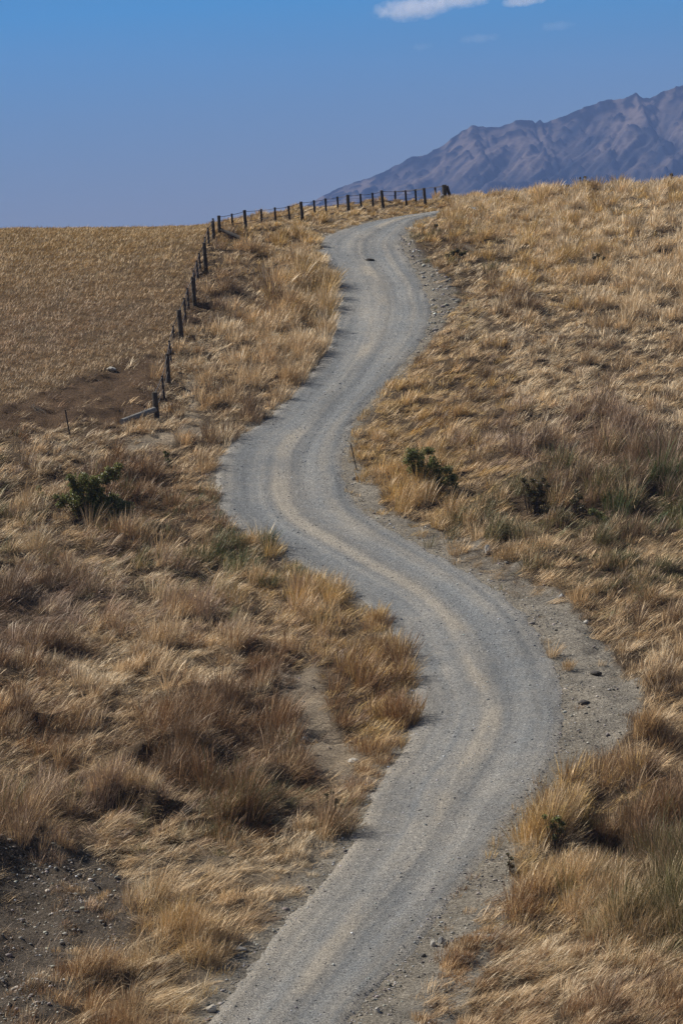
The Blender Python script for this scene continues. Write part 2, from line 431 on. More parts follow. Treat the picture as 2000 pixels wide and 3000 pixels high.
def mat_road():
    m, nt, out = nmat('gravel_surface')
    tc = N(nt, 'ShaderNodeTexCoord'); v = tc.outputs['Object']
    a = N(nt, 'ShaderNodeAttribute', attribute_name='dust')
    wr = N(nt, 'ShaderNodeAttribute', attribute_name='wear')
    grey = (0.238, 0.241, 0.236, 1); tan = (0.405, 0.356, 0.288, 1)
    n0 = noise(nt, v, 1.4, 5, 0.6)
    mr = N(nt, 'ShaderNodeMath', operation='MULTIPLY_ADD'); nt.links.new(n0, mr.inputs[0]); mr.inputs[1].default_value = 0.7; mr.inputs[2].default_value = -0.35
    ad = N(nt, 'ShaderNodeMath', operation='ADD', use_clamp=True); nt.links.new(mr.outputs[0], ad.inputs[0]); nt.links.new(a.outputs['Fac'], ad.inputs[1])
    c = mixrgb(nt, ad.outputs[0], grey, tan)
    n2 = noise(nt, v, 22, 4, 0.75)
    c = mixrgb(nt, 1.0, c, ramp(nt, n2, ((0.33, (0.50, 0.50, 0.50)), (0.5, (1, 1, 1)), (0.67, (1.42, 1.42, 1.40)))), 'MULTIPLY')
    vo = N(nt, 'ShaderNodeTexVoronoi', i_Scale=28.0); nt.links.new(v, vo.inputs['Vector'])
    sep = N(nt, 'ShaderNodeSeparateColor'); nt.links.new(vo.outputs['Color'], sep.inputs[0])
    c = mixrgb(nt, 1.0, c, ramp(nt, sep.outputs[0], ((0.0, (0.45, 0.45, 0.46)), (0.12, (0.82, 0.82, 0.82)), (0.85, (1.06, 1.06, 1.06)), (1.0, (1.55, 1.52, 1.5)))), 'MULTIPLY')
    c = mixrgb(nt, 1.0, c, ramp(nt, wr.outputs['Fac'], ((0.0, (0.66, 0.66, 0.66)), (0.5, (1, 1, 1)), (1.0, (1.34, 1.33, 1.31)))), 'MULTIPLY')
    b = N(nt, 'ShaderNodeBsdfPrincipled', i_Roughness=0.9)
    b.inputs['Specular IOR Level'].default_value = 0.15
    nt.links.new(c, b.inputs['Base Color'])
    n3 = noise(nt, v, 40, 3, 0.7)
    add = N(nt, 'ShaderNodeMath', operation='ADD'); nt.links.new(n2, add.inputs[0]); nt.links.new(n3, add.inputs[1])
    bp = N(nt, 'ShaderNodeBump', i_Strength=1.0, i_Distance=0.06); nt.links.new(add.outputs[0], bp.inputs['Height'])
    nt.links.new(bp.outputs[0], b.inputs['Normal'])
    nt.links.new(b.outputs[0], out.inputs['Surface'])
    return m
def mat_stone(name, c1, c2, scale=8):
    m, nt, out = nmat(name)
    tc = N(nt, 'ShaderNodeTexCoord')
    n1 = noise(nt, tc.outputs['Object'], scale, 6, 0.65)
    b = N(nt, 'ShaderNodeBsdfPrincipled', i_Roughness=0.9)
    nt.links.new(ramp(nt, n1, ((0.3, c1), (0.7, c2))), b.inputs['Base Color'])
    bp = N(nt, 'ShaderNodeBump', i_Strength=0.6, i_Distance=0.03); nt.links.new(n1, bp.inputs['Height'])
    nt.links.new(bp.outputs[0], b.inputs['Normal'])
    nt.links.new(b.outputs[0], out.inputs['Surface'])
    return m
def mat_tinted(name, rough=0.9):
    m, nt, out = nmat(name)
    at = N(nt, 'ShaderNodeAttribute', attribute_name='tint')
    b = N(nt, 'ShaderNodeBsdfPrincipled', i_Roughness=rough)
    b.inputs['Specular IOR Level'].default_value = 0.2
    nt.links.new(at.outputs['Color'], b.inputs['Base Color'])
    nt.links.new(b.outputs[0], out.inputs['Surface'])
    return m
MAT_GROUND = mat_ground()
MAT_ROAD = mat_road()
MAT_PEBBLE = mat_tinted('loose_stones')
def mat_wood(name, c1, c2):
    m, nt, out = nmat(name)
    tc = N(nt, 'ShaderNodeTexCoord')
    mp = N(nt, 'ShaderNodeMapping'); mp.inputs['Scale'].default_value = (14, 14, 1.3)
    nt.links.new(tc.outputs['Object'], mp.inputs['Vector'])
    n1 = noise(nt, mp.outputs[0], 2.2, 6, 0.7)
    n2 = noise(nt, tc.outputs['Object'], 3.0, 4)
    c = mixrgb(nt, 0.6, ramp(nt, n1, ((0.35, c1), (0.65, c2))), ramp(nt, n2, ((0.35, c1), (0.7, c2))))
    b = N(nt, 'ShaderNodeBsdfPrincipled', i_Roughness=0.9)
    nt.links.new(c, b.inputs['Base Color'])
    bp = N(nt, 'ShaderNodeBump', i_Strength=0.7, i_Distance=0.02); nt.links.new(n1, bp.inputs['Height'])
    nt.links.new(bp.outputs[0], b.inputs['Normal'])
    nt.links.new(b.outputs[0], out.inputs['Surface'])
    return m
MAT_POST = mat_wood('weathered_post', (0.026, 0.020, 0.014), (0.085, 0.066, 0.046))
MAT_GREYWOOD = mat_wood('grey_log', (0.13, 0.12, 0.105), (0.27, 0.25, 0.22))
MAT_BATTEN = mat_wood('dark_batten', (0.025, 0.020, 0.016), (0.06, 0.047, 0.036))
def mat_plain(name, c, rough=0.6, metal=0.0):
    m, nt, out = nmat(name)
    tc = N(nt, 'ShaderNodeTexCoord')
    n1 = noise(nt, tc.outputs['Object'], 6, 4)
    b = N(nt, 'ShaderNodeBsdfPrincipled', i_Roughness=rough, i_Metallic=metal)
    nt.links.new(ramp(nt, n1, ((0.3, tuple(x * 0.75 for x in c)), (0.7, tuple(min(1, x * 1.25) for x in c)))), b.inputs['Base Color'])
    nt.links.new(b.outputs[0], out.inputs['Surface'])
    return m
MAT_WIRE = mat_plain('rusty_wire', (0.05, 0.04, 0.035), 0.6, 0.3)
MAT_STEM = mat_plain('woody_stem', (0.07, 0.05, 0.03), 0.9)

# ------------------------------------------------------------------ what grows where: (column, row, height, lying share, density, colours)
HUE = {'p': (0.70, 0.545, 0.345), 's': (0.56, 0.392, 0.212), 'g': (0.53, 0.350, 0.130), 'b': (0.23, 0.152, 0.086), 'r': (0.28, 0.160, 0.075),
       'o': (0.165, 0.145, 0.060), 'G': (0.085, 0.115, 0.035), 'm': (0.38, 0.26, 0.17)}
HK = list(HUE); HC = np.array([HUE[k] for k in HK])
PLOTS = [
 (1500, 620, .44, .2, 1.4, 'ppgs'), (1900, 600, .42, .15, 1.4, 'pppsg'), (1700, 750, .52, .25, 1.4, 'pppsg'), (1950, 760, .52, .25, 1.4, 'ppps'), (1380, 680, .40, .3, 1.3, 'gsp'), (1300, 770, .40, .3, .8, 'sbo'),
 (1500, 800, .40, .4, 1.25, 'sgp'), (1850, 880, .45, .35, 1.3, 'psps'), (1500, 950, .35, .5, 1.05, 'sbp'), (1300, 1050, .3, .6, .95, 'sbgs'), (1800, 1050, .35, .5, .9, 'sbp'),
 (1950, 1150, .35, .7, 1, 'ps'), (1600, 1150, .3, .7, 1, 'spps'), (1350, 1200, .35, .6, .95, 'sbg'), (1150, 1240, .3, .5, .7, 'sg'), (1800, 1280, .6, .3, 1, 'mb'),
 (1500, 1300, .5, .35, 1, 'msb'), (1700, 1370, .7, .25, 1, 'msb'), (1900, 1360, .7, .2, 1, 'mb'), (1300, 1450, .6, .2, 1.1, 'sg'), (1180, 1450, .5, .2, 1.1, 'sg'),
 (1450, 1520, .45, .2, 1, 'so'), (1600, 1480, .6, .3, 1, 'ob'), (1850, 1470, .7, .3, 1, 'obG'), (1700, 1560, .3, .8, 1, 'obs'), (1900, 1620, .3, .8, 1, 'os'),
 (1550, 1650, .4, .4, 1, 'so'), (1750, 1720, .3, .7, 1, 'sbo'), (1500, 1665, .45, .2, 1, 's'), (1700, 1820, .4, .4, 1, 's'), (1900, 1850, .4, .6, .9, 'sb'),
 (1920, 1950, .55, .2, 1, 'sp'), (1950, 2100, .35, .6, .9, 'sb'), (1920, 2250, .5, .4, 1, 'bs'), (1720, 2340, .50, .1, 1.2, 'gb'), (1610, 2480, .62, .05, 1.3, 'gs'), (1655, 2395, .72, .05, 1.4, 'gs'), (1880, 2440, .62, .1, 1.2, 'br'), (1765, 2445, .25, .3, .3, 'bo'), (1580, 2600, .50, .1, 1.2, 'sg'), (1680, 2540, .5, .05, 1.3, 'ps'),
 (1850, 2400, .8, .2, 1.1, 'br'), (1740, 2610, .45, .05, 1.3, 'spp'), (1900, 2700, .72, .05, 1.3, 'pos'), (1950, 2550, .8, .1, 1.1, 'bo'), (1500, 2790, .22, .9, 1.1, 'srp'),
 (1700, 2900, .28, .9, 1.2, 'srp'), (1900, 2930, .28, .85, 1.2, 'srb'), (1400, 2950, .22, .8, 1, 'sr'), (1340, 2800, .34, .2, 1.4, 'sr'), (1420, 2680, .30, .2, 1.4, 'sr'),
 (640, 760, .40, .4, .9, 'sb'), (700, 850, .40, .5, .9, 'sb'), (850, 750, .60, .15, 1.4, 'spg'), (930, 900, .65, .12, 1.4, 'spg'), (850, 1050, .6, .2, 1.35, 'sp'),
 (700, 1130, .6, .2, 1, 's'), (620, 1230, .5, .25, .9, 'sb'), (700, 690, .22, .2, 1.3, 'gs'), (880, 655, .18, .2, 1.3, 'gsp'), (1020, 640, .18, .2, 1.3, 'gsp'), (1200, 605, .14, .2, 1.3, 'gs'),
 (525, 1160, .62, .05, 1.4, 'sp'), (478, 1200, .32, .1, 1.4, 'sp'), (512, 1080, .28, .1, 1.3, 'sp'), (430, 1225, .12, .7, .6, 'sb'), (585, 840, .38, .2, 1, 'mbs'), (300, 1200, .14, .8, .5, 'rb'), (100, 1180, .14, .9, .5, 'rb'), (350, 1120, .12, .9, .45, 'rb'),
 (200, 1310, .3, .8, .9, 'spb'), (60, 1340, .25, .8, .9, 'sb'), (420, 1300, .25, .7, .8, 'sb'), (420, 1395, .6, .1, 1, 'br'), (520, 1340, .3, .4, .8, 's'),
 (100, 1430, .55, .3, 1, 'smo'), (60, 1560, .45, .6, 1, 'sop'), (250, 1590, .5, .35, 1, 'ms'), (480, 1520, .4, .4, .9, 'rbo'), (650, 1600, .4, .4, 1, 'oGs'),
 (720, 1640, .45, .3, 1, 'Gos'), (560, 1500, .3, .5, .8, 'rs'), (850, 1720, .5, .3, 1, 'sg'), (1000, 1830, .45, .25, 1.1, 'gs'), (700, 1700, .5, .45, 1, 'sop'),
 (400, 1700, .4, .7, 1, 'sop'), (250, 1730, .6, .3, 1, 'mb'), (100, 1850, .5, .4, 1, 'bm'), (500, 1800, .5, .5, 1, 'ms'), (800, 1850, .55, .4, 1, 'ms'),
 (1080, 1930, .50, .15, 1.2, 'gsr'), (1130, 2080, .46, .15, 1.2, 'gr'), (1000, 2050, .6, .2, 1, 'rb'), (300, 1950, .4, .7, 1, 'sp'), (600, 1950, .4, .7, 1, 'sp'),
 (100, 2050, .4, .6, .9, 'sbr'), (350, 2150, .45, .5, .9, 'sb'), (600, 2080, .6, .3, .9, 'rb'), (780, 2080, .75, .1, 1, 'rb'), (850, 1980, .4, .5, .8, 'rb'),
 (200, 2220, .5, .4, .9, 'rbs'), (450, 2230, .6, .3, .9, 'rb'), (750, 2280, .6, .3, .9, 'rb'), (600, 2380, .6, .3, .9, 'rob'), (900, 2350, .6, .2, 1, 'rob'),
 (960, 2430, .6, .2, 1, 'obs'), (100, 2300, .35, .6, .9, 'bos'), (60, 2450, .8, .1, 1, 'msb'), (300, 2420, .4, .4, .9, 'ms'), (500, 2480, .4, .5, .9, 'mso'),
 (800, 2545, .16, .8, .9, 'sp'), (600, 2560, .18, .8, .9, 'sp'), (960, 2545, .14, .8, .8, 'sp'), (450, 2540, .2, .8, .9, 'sp'), (620, 2640, .3, .6, .8, 's'), (480, 2720, .80, .1, 1.2, 'sspg'), (570, 2850, .66, .1, 1.1, 'sgp'), (680, 2860, .25, .3, .6, 's'), (370, 2890, .55, .1, 1.1, 'rsps'),
 (260, 2990, .42, .2, 1.1, 'sr'), (100, 2780, .15, .3, 1.2, 'brms'), (150, 2620, .15, .3, 1.2, 'bmbs'), (280, 2700, .15, .3, 1.1, 'bms'), (720, 2720, .3, .4, .6, 'sb'), (1050, 2270, .3, .4, .7, 'sr'), (980, 2300, .4, .4, .8, 'sr')]
PA = np.array([p[:5] for p in PLOTS], float)
PH = np.array([[p[5].count(k) / len(p[5]) for k in HK] for p in PLOTS])

def growth(px, py, chunk=60000):
    """height, lying share, density and colour weights at points of the frame"""
    out = np.empty((len(px), 3 + len(HK)))
    vals = np.concatenate([PA[:, 2:5], PH], 1)
    qx, qy = wob(px, py, 55, 0.008, 90)
    for i in range(0, len(px), chunk):
        d2 = ((qx[i:i + chunk, None] - PA[None, :, 0]) / 95) ** 2 + ((qy[i:i + chunk, None] - PA[None, :, 1]) / 62) ** 2
        w = np.exp(-0.5 * (d2 - d2.min(1, keepdims=True)))
        out[i:i + chunk] = (w @ vals) / w.sum(1, keepdims=True)
    return 1.32 * out[:, 0], out[:, 1], out[:, 2], out[:, 3:]

LUM = HC @ np.array([0.25, 0.65, 0.10]); LUMZ = (LUM - LUM.mean()) / LUM.std()
def pick_hue(weights, bias=None):
    if bias is not None: weights = weights * np.exp(np.asarray(bias)[:, None] * LUMZ[None])
    c = np.cumsum(weights, 1); c /= c[:, -1:]
    k = (rng.random(len(weights))[:, None] > c).sum(1)
    return HC[np.minimum(k, len(HC) - 1)]

# ------------------------------------------------------------------ the ground as one sheet out to the horizon
def build_terrain():
    xs = np.concatenate([-np.geomspace(28.2, 16000, 60)[::-1], np.arange(-28, 28.01, 0.2), np.geomspace(28.2, 16000, 60)])
    ys = np.concatenate([-np.geomspace(0.5, 3000, 24)[::-1], np.arange(0, 76, 2.0), np.arange(76, 236, 0.2), np.geomspace(236.2, 22000, 110)])
    X, Y = np.meshgrid(xs, ys)
    x, y = X.ravel(), Y.ravel()
    z = ground_z(x, y)
    near = (np.abs(x) < 43) & (y > 74) & (y < 240)
    rg = np.zeros(len(x)); 
    z = z + np.where(near, 0.07 * fbm(x / 0.5, y / 0.5, 77, 3) * sstep(0.0, 0.6, road_sd(x, y)), 0)
    col = np.tile(np.array([0.30, 0.215, 0.12]), (len(x), 1)); stony = np.zeros(len(x))
    m = masks(x[near], y[near])
    c = np.tile(np.array([0.120, 0.084, 0.052]), (near.sum(), 1))
    def lay(mask, colour):
        nonlocal c
        c = c * (1 - mask[:, None]) + np.array(colour) * mask[:, None]
    lay(m['crop'], (0.17, 0.115, 0.065))
    lay(m['dark'] * 0.9, (0.135, 0.085, 0.05))
    lay(m['bank'], (0.140, 0.115, 0.090))
    lay(m['path'], (0.34, 0.275, 0.20))
    lay(m['shoulder'], (0.350, 0.315, 0.262))
    lay(m['rubble'] * 0.85, (0.215, 0.19, 0.155))
    sd = road_sd(x[near], y[near])
    lay(1 - sstep(0.1, np.where(y[near] < 108, 1.7, 0.9), sd), (0.330, 0.292, 0.235))
    col[near] = c
    stony[near] = np.clip(m['bank'] + m['shoulder'] + m['rubble'] + 0.6 * m['path'] + (1 - sstep(0, 0.7, sd)), 0, 1)
    nx, ny = len(xs), len(ys)
    i = np.arange(nx * ny).reshape(ny, nx)
    f = np.stack([i[:-1, :-1], i[:-1, 1:], i[1:, 1:], i[1:, :-1]], -1).reshape(-1, 4)
    me = np_mesh('terrain', np.stack([x, y, z], 1), f.ravel(), np.full(len(f), 4), MAT_GROUND, True, col, {'stony': stony})
    o = mesh_obj('terrain', me)
    return tag(o, 'dry brown hillside falling from the grassy crest down to the foreground', 'hillside', kind='structure')
build_terrain()

def road_z(x, y):
    sd = grid_at(SDF, x, y); t = grid_at(ACR, x, y)
    crown = 0.07 * np.clip(1 - ((t - 0.5) * 2) ** 2, 0, 1)
    rut = -0.030 * (np.exp(-((t - 0.30) / 0.075) ** 2) + np.exp(-((t - 0.70) / 0.075) ** 2))
    berm = 0.045 * np.exp(-((sd + 0.28) / 0.16) ** 2) * (0.6 + 0.8 * fbm(x * 0.8, y * 0.5, 41, 2))
    bumps = 0.020 * fbm(x * 1.3, y * 0.9, 44, 3) + 0.010 * fbm(x * 7, y * 7, 47, 2)
    edge = sd + 0.26 * fbm(x * 1.3, y * 0.9, 50, 4)
    return base_z(x, y) + 0.045 + crown + rut + berm + bumps - 0.24 * sstep(-0.12, 0.5, edge)

def build_road():
    st = 0.11
    xs = np.arange(-12, 40, st); ys = np.arange(74.2, 236, st)
    X, Y = np.meshgrid(xs, ys)
    keep = grid_at(SDF, X, Y) < 0.55
    idx = -np.ones(X.shape, np.int64); idx[keep] = np.arange(keep.sum())
    x, y = X[keep], Y[keep]
    z = road_z(x, y)
    t = grid_at(ACR, x, y)
    s = y * 0.9 + x * 0.25
    wobble = 0.05 * fbm(s / 9, t * 0.5, 31, 2)
    tt = t + wobble
    streak = fbm(tt * 14, s / 16, 33, 3)
    dust = ((0.25 + 0.72 * sstep(-0.15, 0.35, fbm(s / 7, tt * 3, 38, 3) + 0.08)) * np.exp(-((tt - 0.47) / 0.085) ** 2) + 0.40 * np.exp(-((tt - 0.82) / 0.05) ** 2) * sstep(-0.3, 0.5, fbm(s / 14, t, 36, 2) + 0.2)
            + 0.40 * (1 - sstep(0.0, 0.16, tt)) + 0.40 * sstep(0.88, 1.0, tt) + 0.34 * streak + 0.10 + 0.3 * fbm(x / 2.5, y / 6, 39, 3))
    lower = 1 - sstep(95, 125, y)                           # more dust on the lower, nearer length
    dust = dust + lower * (0.15 + 0.25 * np.exp(-((tt - 0.12) / 0.16) ** 2))
    fine = fbm(tt * 34, s / 11, 52, 3)
    wear = 0.5 + 0.30 * fine + 0.16 * streak + 0.16 * (np.exp(-((tt - 0.29) / 0.05) ** 2) + np.exp(-((tt - 0.71) / 0.05) ** 2)) - 0.20 * np.exp(-((tt - 0.56) / 0.05) ** 2) - 0.16 * np.exp(-((tt - 0.90) / 0.06) ** 2) - 0.12 * np.exp(-((tt - 0.10) / 0.06) ** 2)
    wear = wear + 0.22 * fbm(x / 3.0, y / 5.0, 54, 3)
    q = np.stack([idx[:-1, :-1], idx[:-1, 1:], idx[1:, 1:], idx[1:, :-1]], -1).reshape(-1, 4)
    q = q[(q >= 0).all(1)]
    me = np_mesh('gravel_road', np.stack([x, y, z], 1), q.ravel(), np.full(len(q), 4), MAT_ROAD, True, None, {'dust': np.clip(dust, 0, 1), 'wear': np.clip(wear, 0, 1)})
    return tag(mesh_obj('gravel_road', me), 'grey gravel farm road winding up the hill in an S bend', 'road', kind='structure')
build_road()

def surf_z(x, y):
    x = np.asarray(x, float); y = np.asarray(y, float)
    return np.maximum(ground_z(x, y), np.where(grid_at(SDF, x, y) < 0.5, road_z(x, y), -99))

# ------------------------------------------------------------------ blades of grass
def blades(name, x, y, L, az, th0, th1, w, col, segs, label, cat, mat=MAT_GRASS, zoff=-0.03, head=1.0):
    """every blade a tapering ribbon that bends from th0 at the root to th1 at the tip, following the slope"""
    n = len(x)
    z = surf_z(x, y) + zoff
    e = 0.3
    gxs = (base_z(x + e, y) - base_z(x - e, y)) / (2 * e); gys = (base_z(x, y + e) - base_z(x, y - e)) / (2 * e)
    dx, dy = np.cos(az), np.sin(az)
    phi = rng.uniform(0, np.pi, n)
    wx, wy = np.cos(phi), np.sin(phi)
    pos = np.stack([x, y, z], 1)
    V = np.empty((n, segs * 2 + 1, 3), np.float32)
    prof = {2: (0.8, 1.0), 3: (0.75, 0.85, 1.0)}[segs]
    for k in range(segs + 1):
        if k:
            th = th0 + (th1 - th0) * ((k - 0.5) / segs)
            h = np.sin(th) * L / segs; hx, hy = dx * h, dy * h
            pos = pos + np.stack([hx, hy, np.cos(th) * L / segs + gxs * hx + gys * hy], 1)
        if k < segs:
            ww = w * prof[k] * (head if k == segs - 1 else 1.0) * 0.5
            o = np.stack([wx * ww, wy * ww, np.zeros(n)], 1)
            V[:, 2 * k] = pos - o; V[:, 2 * k + 1] = pos + o
        else:
            V[:, 2 * segs] = pos
    nv = segs * 2 + 1
    pat = []; cnt = []
    for k in range(segs - 1):
        pat += [2 * k, 2 * k + 1, 2 * k + 3, 2 * k + 2]; cnt.append(4)
    pat += [2 * segs - 2, 2 * segs - 1, 2 * segs]; cnt.append(3)
    idx = (np.arange(n, dtype=np.int64)[:, None] * nv + np.array(pat)[None]).ravel()
    me = np_mesh(name, V.reshape(-1, 3), idx, np.tile(np.array(cnt), n), mat, False, np.repeat(col, nv, axis=0))
    return tag(mesh_obj(name, me), label, cat, kind='stuff')

def scatter(n, y0=75.5, y1=236.0, margin=0.116, power=1.0):
    """points over the part of the hill in view and a little beyond, thinner with distance"""
    u = rng.random(n)
    y = y0 * (y1 / y0) ** u if power == 1.0 else y0 + (y1 - y0) * u
    u = rng.uniform(-1, 1, n)
    out = rng.random(n) < 0.25                              # a thinner band on either side of the view
    u = np.where(out, np.sign(u) * (1 + 0.65 * np.abs(u)), u)
    return u * y * margin, y

WIND = 0.25                                                 # the grass leans to the right and a little uphill
def lay_dir(x, y):
    return WIND + 1.5 * fbm(x / 3.0, y / 4.0, 120, 2) + 0.8 * fbm(x / 0.8, y / 1.0, 124, 2)

def bare_of(m, k_sh, k_pa, k_ba, k_ru):
    b = np.maximum.reduce([m['shoulder'] * k_sh, m['path'] * k_pa, m['bank'] * k_ba, m['rubble'] * k_ru])
    hollow = 0.96 * np.exp(-((m['px'] - 1775) / 82) ** 4 - ((m['py'] - 2440) / 95) ** 4)
    return np.maximum(b * (1 - 0.97 * m['strip']), hollow)
def patch(x, y): return fbm(x / 2.4, y / 3.4, 145, 3)

def tussocks(nt, per):
    """upright clumps: blades fanning out of each root"""
    cx, cy = scatter(nt)
    m = masks(cx, cy)
    H, mat, den, hw = growth(m['px'], m['py'])
    sd = road_sd(cx, cy)
    bare = bare_of(m, 0.96, 0.985, 0.62, 0.97)
    pat = clump(cx, cy) + 0.35 * fbm(cx / 0.6, cy / 0.8, 143, 2)
    rank = sstep(0.7, 1.1, H) * (1 - mat)                   # rank growth closes up, poor growth stands in separate clumps
    edge = np.exp(-((sd - 0.45) / 0.45) ** 2)                # grass thickens along the road
    shut = sstep(1.08, 1.32, den)                           # places where the sward is closed
    keep = rng.random(nt) < np.clip(sstep(-0.06, 0.26, pat) * (1 - 0.62 * mat) + 0.40 * rank + 0.45 * shut + 0.30 * edge, 0.03, 1) * np.clip(den, 0, 1.3) / 1.25 * (1 - bare) * (1 - m['crop']) * (1 - 0.85 * m['dark'])
    keep &= (sd > 0.02 + 0.12 * rng.random(nt))
    cx, cy, H, mat, hw, pat, rank = cx[keep], cy[keep], H[keep], mat[keep], hw[keep], pat[keep], rank[keep]
    strip, bare, bank = m['strip'][keep], bare[keep], m['bank'][keep]
    n = len(cx)
    size = np.exp(rng.normal(0, 0.30, n)) * np.clip(0.72 + 0.75 * pat + 0.25 * rank, 0.30, 1.5)
    hgt = H * size * (1 - 0.50 * np.clip(bare, 0, 1)) * np.where(strip > 0.4, 0.55, 1)
    k = np.clip((per * (0.35 + size * size)).astype(int), 6, 3 * per)
    ci = np.repeat(np.arange(n), k); N_ = len(ci)
    R_ = (0.09 + 0.17 * np.sqrt(hgt) * rng.uniform(0.7, 1.5, n))[ci]
    u = np.sqrt(rng.random(N_)); ang = rng.uniform(0, 2 * np.pi, N_)
    x = cx[ci] + R_ * u * np.cos(ang); y = cy[ci] + R_ * u * np.sin(ang)
    bias = 1.0 * patch(cx, cy) - 0.10 - 0.5 * np.clip(pat, -0.5, 0.8) * (rng.random(n) < 0.6)
    ch = pick_hue(hw, bias); bh = pick_hue(hw[ci], bias[ci])
    col = np.where(rng.random(N_)[:, None] < 0.72, ch[ci], bh) * (np.exp(rng.normal(0, 0.15, n))[ci] * np.exp(rng.normal(0, 0.18, N_)))[:, None]
    L = hgt[ci] * rng.uniform(0.5, 1.12, N_)
    lean = np.abs(rng.normal(0.16, 0.14, n) + 0.55 * mat)[ci]
    wd = (lay_dir(cx, cy) + rng.normal(0, 0.6, n))[ci]
    spread = rng.uniform(0.25, 0.8, n)[ci]
    fx = np.cos(ang) * spread * u + np.cos(wd) * lean; fy = np.sin(ang) * spread * u + np.sin(wd) * lean
    az = np.arctan2(fy, fx); mag = np.hypot(fx, fy)
    odd = rng.random(N_) < 0.10                             # broken and stray stems
    az = np.where(odd, rng.uniform(-np.pi, np.pi, N_), az); mag = np.where(odd, mag + rng.uniform(0.2, 1.6, N_), mag)
    th0 = np.clip(0.45 * mag + rng.normal(0, 0.09, N_), 0.0, 1.35)
    th1 = np.clip(th0 + 0.15 + 0.9 * mag * rng.random(N_) + 0.25 * rng.random(N_), 0, 1.8)
    w = 0.0088 * (y / 100) * np.where(rng.random(N_) < 0.10, 2.0, 1.0) * rng.uniform(0.7, 1.3, N_)
    ok = road_sd(x, y) > -0.12
    return [a[ok] for a in (x, y, L, az, th0, th1, w, col)]

def lodged(nt, per):
    """bundles of long pale straw blown flat, lying in swirls between the clumps"""
    cx, cy = scatter(nt)
    m = masks(cx, cy)
    H, mat, den, hw = growth(m['px'], m['py'])
    sd = road_sd(cx, cy)
    bare = bare_of(m, 0.99, 0.97, 0.98, 0.99)
    gap = 1 - sstep(-0.02, 0.28, clump(cx, cy))
    hole = sstep(-0.34, -0.10, fbm(cx / 1.0, cy / 1.3, 148, 2))
    keep = rng.random(nt) < np.clip((0.25 + 0.85 * gap) * hole * (0.35 + 0.75 * mat), 0, 1) * (1 - bare) * (1 - m['crop']) * (1 - 0.94 * m['dark'])
    keep &= sd > 0.35 + 0.3 * rng.random(nt)
    cx, cy, H, mat, hw = cx[keep], cy[keep], H[keep], mat[keep], hw[keep]; n = len(cx)
    k = rng.integers(per // 2, per * 3 // 2, n); ci = np.repeat(np.arange(n), k); N_ = len(ci)
    az0 = 0.55 * lay_dir(cx, cy) + rng.normal(0, 0.38, n) + np.where(rng.random(n) < 0.15, np.pi, 0)
    a, b = rng.normal(0, 0.17, N_), rng.normal(0, 0.10, N_)
    c, s_ = np.cos(az0)[ci], np.sin(az0)[ci]
    x = cx[ci] + a * c - b * s_; y = cy[ci] + a * s_ + b * c
    az = az0[ci] + rng.normal(0, 0.22, N_)
    L = (rng.uniform(0.30, 0.75, n) * (0.7 + 0.5 * H))[ci] * rng.uniform(0.6, 1.1, N_)
    b0 = rng.uniform(0.65, 1.30, n)[ci]
    th0 = np.clip(b0 + rng.normal(0, 0.12, N_), 0.2, 1.5); th1 = np.clip(b0 + rng.uniform(0.2, 0.7, N_), 0, 1.70)
    bias = 0.55 + 0.8 * patch(cx, cy)
    ch = pick_hue(hw, bias)
    col = ch[ci] * (np.exp(rng.normal(0, 0.18, n))[ci] * np.exp(rng.normal(0, 0.15, N_)))[:, None]
    w = 0.0092 * (y / 100) * np.where(rng.random(N_) < 0.15, 2.0, 1.0) * rng.uniform(0.7, 1.3, N_)
    ok = road_sd(x, y) > 0.1
    return [q[ok] for q in (x, y, L, az, th0, th1, w, col)]

def litter(n):
    """short broken growth over the ground everywhere"""
    x, y = scatter(n)
    m = masks(x, y)
    H, mat, den, hw = growth(m['px'], m['py'])
    sd = road_sd(x, y)
    bare = bare_of(m, 0.965, 0.93, 0.30, 0.98)
    p = np.clip(0.55 + 0.9 * fbm(x / 0.7, y / 0.9, 150, 3), 0.04, 1)
    keep = (rng.random(n) < den * p * (1 - bare) * (1 - m['crop']) * (1 - 0.60 * m['dark'])) & (sd > 0.05 + 0.3 * rng.random(n))
    x, y, H, mat, hw, bare, dk = x[keep], y[keep], H[keep], mat[keep], hw[keep], bare[keep], m['dark'][keep]
    n = len(x)
    L = (0.10 + 0.10 * mat + 0.06 * H) * np.exp(rng.normal(0, 0.4, n)) * (1 - 0.45 * bare)
    az = rng.uniform(0, 2 * np.pi, n) * 0.5 + lay_dir(x, y) - 1.5
    th0 = np.clip(rng.normal(0.75, 0.4, n), 0.0, 1.5); th1 = np.clip(th0 + rng.uniform(0.1, 0.7, n), 0, 1.72)
    w = 0.0095 * (y / 100) * rng.uniform(0.7, 1.5, n)
    col = pick_hue(hw, 0.6 * patch(x, y) + 0.2) * (np.exp(rng.normal(0, 0.22, n)) * (1 - 0.35 * dk))[:, None]
    g = (bare > 0.5) & (rng.random(n) < 0.35)
    col[g] = HUE['o']
    return x, y, L, az, th0, th1, w, col

